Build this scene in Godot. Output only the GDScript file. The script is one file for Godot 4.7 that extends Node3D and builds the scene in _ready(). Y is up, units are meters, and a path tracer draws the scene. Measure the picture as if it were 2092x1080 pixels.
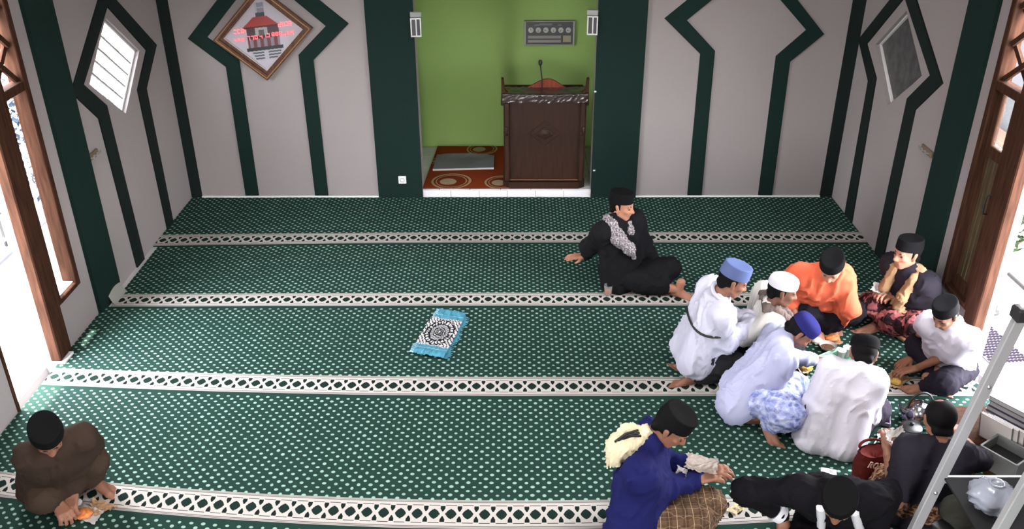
extends Node3D

func _ready() -> void:
	aim()
	# --- camera
	var cam := Camera3D.new()
	cam.name = "camera"
	add_child(cam)
	cam.transform = Transform3D(Basis(rt, up, -fw), EYE)
	cam.fov = rad_to_deg(2.0 * atan(540.0 / FOCAL))
	cam.near = 0.05
	cam.far = 200.0
	cam.current = true
	# --- sky, sun, exposure
	var env := Environment.new()
	var sky := Sky.new()
	var sm := ProceduralSkyMaterial.new()
	sm.sky_top_color = Color(0.80, 0.81, 0.84)
	sm.sky_horizon_color = Color(0.93, 0.92, 0.91)
	sm.ground_bottom_color = Color(0.45, 0.44, 0.42)
	sm.ground_horizon_color = Color(0.62, 0.61, 0.6)
	sm.sky_energy_multiplier = 12.0
	sm.ground_energy_multiplier = 3.0
	sky.sky_material = sm
	env.background_mode = Environment.BG_SKY
	env.sky = sky
	env.tonemap_mode = Environment.TONE_MAPPER_LINEAR
	env.tonemap_exposure = 0.185
	env.sdfgi_enabled = true
	env.ssao_enabled = true
	env.ssil_enabled = true
	var we := WorldEnvironment.new()
	we.name = "world_environment"
	we.environment = env
	add_child(we)
	var sun := DirectionalLight3D.new()
	sun.name = "sun"
	sun.light_energy = 34.0
	sun.light_color = Color(1.0, 0.97, 0.92)
	sun.light_angular_distance = 0.6
	sun.shadow_enabled = true
	add_child(sun)
	sun.look_at_from_position(Vector3.ZERO, Vector3(0.09, -1.0, 0.02), Vector3.FORWARD)
	# --- the room, then what stands in it
	materials()
	room_shell()
	fill_panels()
	outdoors()
	carpets()
	wall_fittings()
	niche_things()
	floor_things()
	cabinet()
	people()

# ---------------------------------------------------------------- camera geometry
# The photograph is taken as 2092 x 1080 pixels; a pixel gives a direction, the plane it lies on gives the distance.
const XL := -3.203
const XR := 3.093
const ZB := -8.092
const FOCAL := 1822.1
const EYE := Vector3(-0.008, 3.5, 0.0)
var fw: Vector3
var rt: Vector3
var up: Vector3

func aim() -> void:
	var th := deg_to_rad(27.678)
	var yaw := deg_to_rad(-0.296)
	var roll := deg_to_rad(-0.174)
	fw = Vector3(sin(yaw) * cos(th), -sin(th), -cos(yaw) * cos(th))
	var r := Vector3(cos(yaw), 0, sin(yaw))
	var u := r.cross(fw)
	rt = r * cos(roll) + u * sin(roll)
	up = r * -sin(roll) + u * cos(roll)

func ray(x: float, y: float) -> Vector3:
	return fw + rt * ((x - 1046.0) / FOCAL) - up * ((y - 540.0) / FOCAL)

func on_y(x: float, y: float, h := 0.0) -> Vector3:
	var d := ray(x, y)
	return EYE + d * ((h - EYE.y) / d.y)

func on_z(x: float, y: float, z := ZB) -> Vector3:
	var d := ray(x, y)
	return EYE + d * ((z - EYE.z) / d.z)

func on_x(x: float, y: float, xx: float) -> Vector3:
	var d := ray(x, y)
	return EYE + d * ((xx - EYE.x) / d.x)

func pixel(p: Vector3) -> Vector2:
	var v := p - EYE
	var z := v.dot(fw)
	return Vector2(1046.0 + FOCAL * v.dot(rt) / z, 540.0 - FOCAL * v.dot(up) / z)

# ---------------------------------------------------------------- mesh builder
class Geo:
	var v := PackedVector3Array()
	var n := PackedVector3Array()
	var t := PackedVector2Array()
	var ix := PackedInt32Array()

	# corners run counter-clockwise seen from outside
	func quad(a: Vector3, b: Vector3, c: Vector3, d: Vector3, uv := Rect2(0, 0, 1, 1)) -> void:
		var nn := (b - a).cross(c - a)
		if nn.length_squared() < 1e-16:
			nn = (c - a).cross(d - a)
		nn = nn.normalized()
		var s := v.size()
		v.append_array(PackedVector3Array([a, b, c, d]))
		n.append_array(PackedVector3Array([nn, nn, nn, nn]))
		var e := uv.end
		t.append_array(PackedVector2Array([Vector2(uv.position.x, e.y), e, Vector2(e.x, uv.position.y), uv.position]))
		ix.append_array(PackedInt32Array([s, s + 2, s + 1, s, s + 3, s + 2]))

	func tri(a: Vector3, b: Vector3, c: Vector3) -> void:
		var nn := (b - a).cross(c - a).normalized()
		var s := v.size()
		v.append_array(PackedVector3Array([a, b, c]))
		n.append_array(PackedVector3Array([nn, nn, nn]))
		t.append_array(PackedVector2Array([Vector2.ZERO, Vector2.RIGHT, Vector2.DOWN]))
		ix.append_array(PackedInt32Array([s, s + 2, s + 1]))

	func box(c: Vector3, size: Vector3, bs := Basis.IDENTITY, bevel := 0.0) -> Geo:
		var h := size * 0.5
		if bevel <= 0.0:
			var p := []
			for i in 8:
				p.append(c + bs * Vector3(h.x * (1 if i & 1 else -1), h.y * (1 if i & 2 else -1), h.z * (1 if i & 4 else -1)))
			quad(p[4], p[5], p[7], p[6])
			quad(p[1], p[0], p[2], p[3])
			quad(p[5], p[1], p[3], p[7])
			quad(p[0], p[4], p[6], p[2])
			quad(p[6], p[7], p[3], p[2])
			quad(p[0], p[1], p[5], p[4])
			return self
		var b := minf(bevel, minf(h.x, minf(h.y, h.z)) * 0.9)
		var i := h - Vector3.ONE * b
		# three insets per corner
		var q := func(sx: int, sy: int, sz: int, ax: int) -> Vector3:
			var w := Vector3(h.x if ax == 0 else i.x, h.y if ax == 1 else i.y, h.z if ax == 2 else i.z)
			return c + bs * Vector3(w.x * sx, w.y * sy, w.z * sz)
		for s in [-1, 1]:
			var f := [q.call(s, -1, -s, 0), q.call(s, -1, s, 0), q.call(s, 1, s, 0), q.call(s, 1, -s, 0)]
			quad(f[1], f[0], f[3], f[2])
			f = [q.call(-s, s, -1, 1), q.call(s, s, -1, 1), q.call(s, s, 1, 1), q.call(-s, s, 1, 1)]
			quad(f[3], f[2], f[1], f[0])
			f = [q.call(-s, -1, s, 2), q.call(s, -1, s, 2), q.call(s, 1, s, 2), q.call(-s, 1, s, 2)]
			quad(f[0], f[1], f[2], f[3])
		for s1 in [-1, 1]:
			for s2 in [-1, 1]:
				_face(q.call(s1, s2, -1, 0), q.call(s1, s2, 1, 0), q.call(s1, s2, 1, 1), q.call(s1, s2, -1, 1), c)
				_face(q.call(s1, -1, s2, 0), q.call(s1, 1, s2, 0), q.call(s1, 1, s2, 2), q.call(s1, -1, s2, 2), c)
				_face(q.call(-1, s1, s2, 1), q.call(1, s1, s2, 1), q.call(1, s1, s2, 2), q.call(-1, s1, s2, 2), c)
				for s3 in [-1, 1]:
					var a: Vector3 = q.call(s1, s2, s3, 0)
					var bb: Vector3 = q.call(s1, s2, s3, 1)
					var d: Vector3 = q.call(s1, s2, s3, 2)
					if (bb - a).cross(d - a).dot(a - c) > 0:
						tri(a, bb, d)
					else:
						tri(a, d, bb)
		return self

	func _face(a: Vector3, b: Vector3, c: Vector3, d: Vector3, from: Vector3) -> void:
		if (b - a).cross(c - a).dot((a + c) * 0.5 - from) > 0:
			quad(a, b, c, d)
		else:
			quad(d, c, b, a)

	# polygon in the xy plane of xf, extruded from 0 to depth along its z
	func prism(poly: PackedVector2Array, depth: float, xf := Transform3D.IDENTITY) -> Geo:
		var p := poly.duplicate()
		if Geometry2D.is_polygon_clockwise(p):
			p.reverse()
		var m := p.size()
		var tr := Geometry2D.triangulate_polygon(p)
		for k in range(0, tr.size(), 3):
			var a := p[tr[k]]
			var b := p[tr[k + 1]]
			var c := p[tr[k + 2]]
			if (b - a).cross(c - a) < 0:
				var w := b
				b = c
				c = w
			tri(xf * Vector3(a.x, a.y, depth), xf * Vector3(b.x, b.y, depth), xf * Vector3(c.x, c.y, depth))
			tri(xf * Vector3(a.x, a.y, 0), xf * Vector3(c.x, c.y, 0), xf * Vector3(b.x, b.y, 0))
		for k in m:
			var a := p[k]
			var b := p[(k + 1) % m]
			quad(xf * Vector3(a.x, a.y, 0), xf * Vector3(b.x, b.y, 0), xf * Vector3(b.x, b.y, depth), xf * Vector3(a.x, a.y, depth))
		return self

	# sheet f(u, v), smooth; outside is along du x dv
	func sheet(nu: int, nv: int, f: Callable, wrap := false) -> Geo:
		var s := v.size()
		for j in nv + 1:
			for i in nu + 1:
				v.append(f.call(float(i) / nu, float(j) / nv))
				t.append(Vector2(float(i) / nu, float(j) / nv))
				n.append(Vector3.ZERO)
		var w := nu + 1
		for j in nv:
			for i in nu:
				var a := s + j * w + i
				for tri3 in [[a, a + 1, a + w + 1], [a, a + w + 1, a + w]]:
					var nn := (v[tri3[1]] - v[tri3[0]]).cross(v[tri3[2]] - v[tri3[0]])
					for k in tri3:
						n[k] += nn
					ix.append_array(PackedInt32Array([tri3[0], tri3[2], tri3[1]]))
		for j in nv + 1:
			if wrap:
				var a := s + j * w
				var sum := n[a] + n[a + nu]
				n[a] = sum
				n[a + nu] = sum
		for k in range(s, v.size()):
			n[k] = n[k].normalized() if n[k].length_squared() > 1e-20 else Vector3.UP
		return self

	func tube(path: PackedVector3Array, radii, sides := 8, caps := true, flat := 1.0) -> Geo:
		var m := path.size()
		var frames := []
		var last := Vector3.ZERO
		for i in m:
			var d := (path[mini(i + 1, m - 1)] - path[maxi(i - 1, 0)]).normalized()
			var side := last
			if i == 0:
				side = d.cross(Vector3.UP)
				if side.length() < 0.1:
					side = d.cross(Vector3.RIGHT)
			side = (side - d * side.dot(d)).normalized()
			last = side
			frames.append([side, d.cross(side).normalized()])
		var rr := func(i: int) -> float: return radii if radii is float else radii[i]
		sheet(sides, m - 1, func(u: float, w: float) -> Vector3:
			var i := roundi(w * (m - 1))
			var a := TAU * u
			return path[i] + (frames[i][0] * cos(a) + frames[i][1] * sin(a) * flat) * rr.call(i), true)
		if caps:
			for e in [0, m - 1]:
				var d := (path[1] - path[0]).normalized() * -1.0 if e == 0 else (path[m - 1] - path[m - 2]).normalized()
				for k in sides:
					var a := TAU * k / sides
					var b := TAU * (k + 1) / sides
					var pa: Vector3 = path[e] + (frames[e][0] * cos(a) + frames[e][1] * sin(a) * flat) * rr.call(e)
					var pb: Vector3 = path[e] + (frames[e][0] * cos(b) + frames[e][1] * sin(b) * flat) * rr.call(e)
					if (pa - path[e]).cross(pb - path[e]).dot(d) > 0:
						tri(path[e], pa, pb)
					else:
						tri(path[e], pb, pa)
		return self

	# profile of (radius, height) from bottom to top, turned about y; sx, sz make it oval
	func lathe(profile: PackedVector2Array, sides := 20, xf := Transform3D.IDENTITY, sx := 1.0, sz := 1.0) -> Geo:
		var m := profile.size()
		return sheet(sides, m - 1, func(u: float, w: float) -> Vector3:
			var q := profile[roundi(w * (m - 1))]
			return xf * Vector3(q.x * sin(TAU * u) * sx, q.y, q.x * cos(TAU * u) * sz), true)

	func add(g: Geo, xf := Transform3D.IDENTITY) -> Geo:
		var s := v.size()
		var nb := xf.basis.inverse().transposed()
		for k in g.v.size():
			v.append(xf * g.v[k])
			n.append((nb * g.n[k]).normalized())
		t.append_array(g.t)
		var flip := xf.basis.determinant() < 0
		for k in range(0, g.ix.size(), 3):
			ix.append(s + g.ix[k])
			ix.append(s + g.ix[k + 2 if flip else k + 1])
			ix.append(s + g.ix[k + 1 if flip else k + 2])
		return self

	func mesh(off := Vector3.ZERO) -> ArrayMesh:
		var a := []
		a.resize(Mesh.ARRAY_MAX)
		var vv := v
		if off != Vector3.ZERO:
			vv = PackedVector3Array()
			vv.resize(v.size())
			for k in v.size():
				vv[k] = v[k] - off
		a[Mesh.ARRAY_VERTEX] = vv
		a[Mesh.ARRAY_NORMAL] = n
		a[Mesh.ARRAY_TEX_UV] = t
		a[Mesh.ARRAY_INDEX] = ix
		var m := ArrayMesh.new()
		m.add_surface_from_arrays(Mesh.PRIMITIVE_TRIANGLES, a)
		return m

# ---------------------------------------------------------------- nodes
var taken := {}

func numbered(called: String) -> String:
	var k: int = taken.get(called, 0)
	taken[called] = k + 1
	return called if k == 0 else "%s_%03d" % [called, k]

func tag(o: Node3D, label := "", category := "", group := "", kind := "") -> Node3D:
	if label:
		o.set_meta("label", label)
	if category:
		o.set_meta("category", category)
	if group:
		o.set_meta("group", group)
	if kind:
		o.set_meta("kind", kind)
	return o

# a thing: a Node3D at its base; parts are given in world coordinates and shifted to it
func thing(called: String, label: String, category: String, at := Vector3.ZERO, group := "", turn := 0.0) -> Node3D:
	var o := Node3D.new()
	o.name = numbered(called)
	add_child(o)
	o.position = at
	o.rotation.y = turn
	tag(o, label, category, group)
	return o

func base_of(o: Node3D) -> Vector3:
	var p := Vector3.ZERO
	var w: Node = o
	while w is Node3D and w != self:
		p += (w as Node3D).position
		w = w.get_parent()
	return p

func part(g: Geo, called: String, m: Material, parent: Node3D, label := "", local := false) -> MeshInstance3D:
	var o := MeshInstance3D.new()
	o.name = called
	o.mesh = g.mesh(Vector3.ZERO if local else base_of(parent))
	o.material_override = m
	parent.add_child(o, true)
	if label:
		o.set_meta("label", label)
	return o

# a thing or piece of the setting that is one mesh
func single(g: Geo, called: String, m: Material, at := Vector3.ZERO) -> MeshInstance3D:
	var o := MeshInstance3D.new()
	o.name = numbered(called)
	o.mesh = g.mesh(at)
	o.material_override = m
	add_child(o)
	o.position = at
	return o

func struct(g: Geo, called: String, m: Material, label := "", category := "") -> MeshInstance3D:
	var o := single(g, called, m)
	tag(o, label, category, "", "structure")
	return o

# ---------------------------------------------------------------- materials
func mat(c: Color, rough := 0.8, metal := 0.0) -> StandardMaterial3D:
	var m := StandardMaterial3D.new()
	m.albedo_color = c
	m.roughness = rough
	m.metallic = metal
	if metal == 0.0 and rough > 0.6:
		m.metallic_specular = 0.2
	return m

func noise(freq: float, seed_ := 1, octaves := 3, kind := FastNoiseLite.TYPE_SIMPLEX_SMOOTH) -> FastNoiseLite:
	var f := FastNoiseLite.new()
	f.seed = seed_
	f.frequency = freq
	f.fractal_octaves = octaves
	f.noise_type = kind
	return f

func noise_tex(freq: float, seed_: int, lo: Color, hi: Color, size := 256, octaves := 4) -> NoiseTexture2D:
	var t := NoiseTexture2D.new()
	t.width = size
	t.height = size
	t.seamless = true
	t.noise = noise(freq, seed_, octaves)
	var g := Gradient.new()
	g.set_color(0, lo)
	g.set_color(1, hi)
	t.color_ramp = g
	return t

func bump_tex(freq: float, seed_: int, strength := 4.0, size := 256, octaves := 4) -> NoiseTexture2D:
	var t := NoiseTexture2D.new()
	t.width = size
	t.height = size
	t.seamless = true
	t.as_normal_map = true
	t.bump_strength = strength
	t.noise = noise(freq, seed_, octaves)
	return t

func bumped(m: StandardMaterial3D, tex: Texture2D, scale: float, strength := 1.0) -> StandardMaterial3D:
	m.uv1_triplanar = true
	m.uv1_world_triplanar = true
	m.uv1_scale = Vector3.ONE * scale
	m.normal_enabled = true
	m.normal_texture = tex
	m.normal_scale = strength
	return m

func picture(w: int, h: int, f: Callable) -> ImageTexture:
	var im := Image.create(w, h, false, Image.FORMAT_RGB8)
	for y in h:
		for x in w:
			im.set_pixel(x, y, f.call(x, y))
	return ImageTexture.create_from_image(im)

# ---------------------------------------------------------------- materials shared in the room
var M := {}

func materials() -> void:
	var grain := bump_tex(0.03, 3, 2.0)
	var fine := bump_tex(0.12, 5, 3.0)
	M.fine = fine
	M.grain = grain
	M.wall = bumped(mat(Color(0.603, 0.573, 0.576), 0.9), grain, 1.3, 0.25)
	M.white = mat(Color(0.9, 0.9, 0.9), 0.6)
	M.ceiling = bumped(mat(Color(0.86, 0.86, 0.85), 0.9), grain, 1.0, 0.2)
	M.green = bumped(mat(Color(0.085, 0.153, 0.140), 0.7), grain, 2.0, 0.3)
	M.stripe = bumped(mat(Color(0.098, 0.130, 0.126), 0.7), grain, 2.0, 0.3)
	M.lime = bumped(mat(Color(0.575, 0.69, 0.415), 0.85), grain, 1.5, 0.25)
	M.tile = mat(Color(0.90, 0.90, 0.91), 0.18)
	M.grout = mat(Color(0.5, 0.5, 0.5), 0.9)
	M.porch = mat(Color(0.93, 0.91, 0.91), 0.35)
	M.wood_dark = wood(Color(0.17, 0.108, 0.08), Color(0.28, 0.185, 0.138), 0.8)
	M.wood_mid = wood(Color(0.34, 0.215, 0.155), Color(0.47, 0.31, 0.225), 0.45)
	M.wood_red = wood(Color(0.135, 0.075, 0.048), Color(0.215, 0.125, 0.08), 0.42)
	M.black = mat(Color(0.05, 0.05, 0.055), 0.55)
	M.steel = mat(Color(0.82, 0.82, 0.84), 0.3, 0.9)
	M.alu = bumped(mat(Color(0.86, 0.86, 0.87), 0.38, 0.55), fine, 6.0, 0.15)
	var g := mat(Color(0.9, 0.95, 0.95, 0.12), 0.03)
	g.transparency = BaseMaterial3D.TRANSPARENCY_ALPHA
	M.glass = g
	var fr := mat(Color(0.95, 0.96, 0.97, 0.3), 0.2)
	fr.transparency = BaseMaterial3D.TRANSPARENCY_ALPHA
	M.frost = fr
	var dg := mat(Color.WHITE, 0.3)
	dg.albedo_texture = noise_tex(0.025, 41, Color(0.20, 0.20, 0.205), Color(0.37, 0.37, 0.37), 256, 3)
	dg.uv1_triplanar = true
	dg.uv1_world_triplanar = true
	dg.uv1_scale = Vector3.ONE * 1.2
	M.dark_glass = dg
	M.wood_grey = wood(Color(0.30, 0.27, 0.26), Color(0.47, 0.43, 0.41), 0.5)
	M.wood_olive = wood(Color(0.20, 0.16, 0.10), Color(0.34, 0.29, 0.20), 0.4)
	var lm := mat(Color(1, 1, 1), 0.5)
	lm.emission_enabled = true
	lm.emission = Color(1.0, 0.985, 0.97)
	lm.emission_energy_multiplier = 1.5
	M.fill_lamp = lm  # glowing face of the added ceiling panels
	M.yard = bumped(mat(Color(0.62, 0.60, 0.58), 0.9), grain, 0.7, 0.3)
	M.coping = mat(Color(0.20, 0.23, 0.30), 0.6)
	M.terracotta = mat(Color(0.55, 0.30, 0.22), 0.8)
	M.mat_back = mat(Color(0.34, 0.31, 0.36), 0.9)
	M.mat_stud = mat(Color(0.10, 0.08, 0.11), 0.8)
	M.pink = mat(Color(0.90, 0.80, 0.80), 0.8)
	M.tan = mat(Color(0.40, 0.31, 0.25), 0.8)
	M.slate = mat(Color(0.30, 0.30, 0.31), 0.9)
	M.leaf = mat(Color(0.10, 0.16, 0.08), 0.7)
	M.leaf_y = mat(Color(0.30, 0.28, 0.11), 0.7)
	M.leaf_b = mat(Color(0.12, 0.16, 0.20), 0.7)
	M.floral = printed(Color(0.07, 0.05, 0.06), Color(0.16, 0.09, 0.10), Color(0.72, 0.42, 0.42), 0.02, 31, 3.0)
	M.blue_print = printed(Color(0.40, 0.44, 0.68), Color(0.62, 0.66, 0.84), Color(0.80, 0.82, 0.92), 0.03, 32, 3.0)
	M.batik = printed(Color(0.15, 0.09, 0.07), Color(0.34, 0.22, 0.16), Color(0.62, 0.50, 0.40), 0.05, 33, 4.0)
	M.plaid = plaid(Color(0.36, 0.28, 0.22), Color(0.20, 0.15, 0.12), Color(0.72, 0.62, 0.48), 6.0)
	M.frame_brown = wood(Color(0.26, 0.17, 0.13), Color(0.42, 0.29, 0.23), 0.4)
	M.gilt = mat(Color(0.66, 0.52, 0.34), 0.35, 0.4)
	M.slip = mat(Color(0.74, 0.71, 0.70), 0.5)
	var reflected_clock := mat(Color(0.9, 0.3, 0.35), 0.5)  # glow that stands in for a clock mirrored in the picture
	reflected_clock.emission_enabled = true
	reflected_clock.emission = Color(1.0, 0.55, 0.58)
	reflected_clock.emission_energy_multiplier = 5.0
	M.reflected_clock = reflected_clock
	M.board = mat(Color(0.20, 0.20, 0.215), 0.35)
	M.grey_frame = mat(Color(0.60, 0.61, 0.60), 0.5)
	M.dial = mat(Color(0.70, 0.72, 0.68), 0.5)
	M.strip = mat(Color(0.55, 0.54, 0.53), 0.6)
	M.strip_dark = mat(Color(0.40, 0.40, 0.44), 0.6)
	M.strip_tan = mat(Color(0.60, 0.57, 0.48), 0.6)
	M.beige = mat(Color(0.46, 0.40, 0.35), 0.7)
	M.mat_grey = mat(Color(0.47, 0.47, 0.50), 0.95)
	M.mat_edge = mat(Color(0.72, 0.70, 0.70), 0.95)
	M.wood_crest = wood(Color(0.36, 0.15, 0.09), Color(0.50, 0.22, 0.13), 0.4)
	M.plastic_dark = mat(Color(0.19, 0.145, 0.14), 0.3)
	M.plastic_dark.clearcoat_enabled = true
	M.plastic_dark.clearcoat = 0.5
	M.plastic_dark.clearcoat_roughness = 0.08
	M.tea = mat(Color(0.55, 0.30, 0.08), 0.1)
	M.paper = mat(Color(0.76, 0.74, 0.73), 0.8)
	M.paper_brown = mat(Color(0.68, 0.54, 0.42), 0.8)
	M.paper_tan = mat(Color(0.62, 0.53, 0.40), 0.8)
	M.paper_cream = mat(Color(0.84, 0.76, 0.62), 0.8)
	M.food_orange = speckled(Color(0.72, 0.36, 0.14), Color(0.86, 0.55, 0.30), 51)
	M.food_yellow = speckled(Color(0.70, 0.52, 0.20), Color(0.85, 0.72, 0.42), 52)
	M.food_brown = speckled(Color(0.25, 0.16, 0.10), Color(0.50, 0.38, 0.26), 53)
	M.food_rice = speckled(Color(0.78, 0.75, 0.66), Color(0.88, 0.86, 0.80), 54)
	var cp := mat(Color(0.92, 0.93, 0.93, 0.35), 0.15)
	cp.transparency = BaseMaterial3D.TRANSPARENCY_ALPHA
	M.clear_plastic = cp
	M.bowl_brown = mat(Color(0.34, 0.26, 0.20), 0.5)
	M.tray_green = mat(Color(0.40, 0.70, 0.56), 0.45)
	M.tray_rim = mat(Color(0.74, 0.86, 0.80), 0.45)
	M.pot = mat(Color(0.12, 0.12, 0.12), 0.4)
	M.purple = mat(Color(0.25, 0.15, 0.29), 0.2)
	M.lilac = mat(Color(0.66, 0.58, 0.70), 0.4)
	M.chrome = mat(Color(0.83, 0.83, 0.86), 0.14, 1.0)
	M.red_cloth = bumped(mat(Color(0.30, 0.10, 0.085), 0.9), fine, 6.0, 0.4)
	M.lettering = mat(Color(0.78, 0.62, 0.58), 0.8)
	M.turquoise = bumped(mat(Color(0.30, 0.54, 0.61), 0.9), fine, 6.0, 0.4)
	M.scarf_grey = printed(Color(0.20, 0.19, 0.20), Color(0.52, 0.49, 0.50), Color(0.76, 0.73, 0.74), 0.06, 34, 6.0)
	M.scarf_taupe = bumped(mat(Color(0.42, 0.37, 0.35), 0.95), fine, 8.0, 0.6)
	M.scarf_tan = bumped(mat(Color(0.62, 0.50, 0.38), 0.95), fine, 8.0, 0.6)
	M.scarf_cream = bumped(mat(Color(0.86, 0.81, 0.68), 0.95), fine, 8.0, 0.6)
	M.white_cloth = mat(Color(0.86, 0.86, 0.88), 0.9)
	M.paper_print = speckled(Color(0.60, 0.55, 0.52), Color(0.76, 0.72, 0.68), 55)
	M.shelf = mat(Color(0.15, 0.15, 0.155), 0.85)
	M.book_slate = mat(Color(0.27, 0.28, 0.35), 0.5)
	M.book_blue = mat(Color(0.17, 0.17, 0.24), 0.5)
	M.pages = mat(Color(0.56, 0.55, 0.55), 0.9)
	M.folder = mat(Color(0.38, 0.39, 0.385), 0.6)
	M.bag_olive = bumped(mat(Color(0.20, 0.20, 0.18), 0.9), fine, 6.0, 0.5)
	M.bag_navy = printed(Color(0.10, 0.10, 0.16), Color(0.16, 0.16, 0.26), Color(0.45, 0.46, 0.58), 0.05, 35, 5.0)
	var bp := mat(Color(0.66, 0.68, 0.74, 0.62), 0.22)
	bp.transparency = BaseMaterial3D.TRANSPARENCY_ALPHA
	M.bag_plastic = bp
	M.hem = mat(Color(0.55, 0.55, 0.53), 0.95)

func wood(dark: Color, light: Color, rough: float) -> StandardMaterial3D:
	var m := mat(Color.WHITE, rough)
	var key := hash(dark) % 1000
	var t := noise_tex(0.02, key, dark, light, 256, 4)
	m.metallic_specular = 0.35 if rough < 0.7 else 0.15
	m.albedo_texture = t
	m.uv1_triplanar = true
	m.uv1_world_triplanar = true
	m.uv1_scale = Vector3(5.0, 0.55, 5.0)
	return m

func speckled(lo: Color, hi: Color, seed_: int) -> StandardMaterial3D:
	var m := mat(Color.WHITE, 0.55)
	m.albedo_texture = noise_tex(0.06, seed_, lo, hi, 128, 3)
	m.uv1_triplanar = true
	m.uv1_world_triplanar = true
	m.uv1_scale = Vector3.ONE * 9.0
	return m

# ---------------------------------------------------------------- room shell
func side_xf(side: int, off: float) -> Transform3D:
	if side < 0:
		return Transform3D(Basis(Vector3(0, 0, 1), Vector3(0, 1, 0), Vector3(-1, 0, 0)), Vector3(XL + off, 0, 0))
	return Transform3D(Basis(Vector3(0, 0, -1), Vector3(0, 1, 0), Vector3(1, 0, 0)), Vector3(XR - off, 0, 0))

# polygon of (z, y) on a side wall; off: how far its inner face stands into the room
func side_prism(g: Geo, side: int, poly: PackedVector2Array, off: float, depth: float) -> Geo:
	var p := PackedVector2Array()
	for q in poly:
		p.append(Vector2(q.x if side < 0 else -q.x, q.y))
	return g.prism(p, depth, side_xf(side, off))

func side_box(g: Geo, side: int, z0: float, z1: float, y0: float, y1: float, off: float, depth: float, bevel := 0.0) -> Geo:
	var xa := XL + off - depth * 0.5 if side < 0 else XR - off + depth * 0.5
	return g.box(Vector3(xa, (y0 + y1) * 0.5, (z0 + z1) * 0.5), Vector3(depth, absf(y1 - y0), absf(z1 - z0)), Basis.IDENTITY, bevel)

const CEIL := 4.0
const ZR := 1.6
const DOOR_TOP: Array[float] = [3.35, 2.25]  # unseen heads: left raised, right lowered, to steer the daylight
const DIAMOND_Y := [1.21, 1.6, 1.985]

func V2(a: Array) -> PackedVector2Array:
	var p := PackedVector2Array()
	for q in a:
		p.append(Vector2(q[0], q[1]))
	return p

func side_wall(side: int) -> void:
	var g := Geo.new()
	var dz := [-7.53, -7.03, -6.53] if side < 0 else [-7.70, -7.22, -6.71]
	var wn := [-5.70, -5.35] if side < 0 else [-5.69, -5.28]
	var dn := [-5.17, -4.61] if side < 0 else [-5.12, -4.25]
	var wm: float = (wn[0] + wn[1]) * 0.5
	var top := 2.62
	var dt := DOOR_TOP[0] if side < 0 else DOOR_TOP[1]
	var zb := ZB - 0.15
	side_prism(g, side, V2([[zb, -0.1], [dz[1], -0.1], [dz[1], DIAMOND_Y[0]], [dz[0], DIAMOND_Y[1]], [dz[1], DIAMOND_Y[2]], [dz[1], CEIL], [zb, CEIL]]), 0, 0.085)
	side_prism(g, side, V2([[dz[1], -0.1], [wm, -0.1], [wm, 0.36], [wn[0], 0.36], [wn[0], top], [wm, top], [wm, CEIL], [dz[1], CEIL], [dz[1], DIAMOND_Y[2]], [dz[2], DIAMOND_Y[1]], [dz[1], DIAMOND_Y[0]]]), 0, 0.085)
	side_prism(g, side, V2([[wm, -0.1], [dn[0], -0.1], [dn[0], dt], [dn[1], dt], [dn[1], -0.1], [ZR, -0.1], [ZR, CEIL], [wm, CEIL], [wm, top], [wn[1], top], [wn[1], 0.36], [wm, 0.36]]), 0, 0.085)
	struct(g, "wall_left" if side < 0 else "wall_right", M.wall, "white plaster side wall with green bands", "wall")

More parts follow.
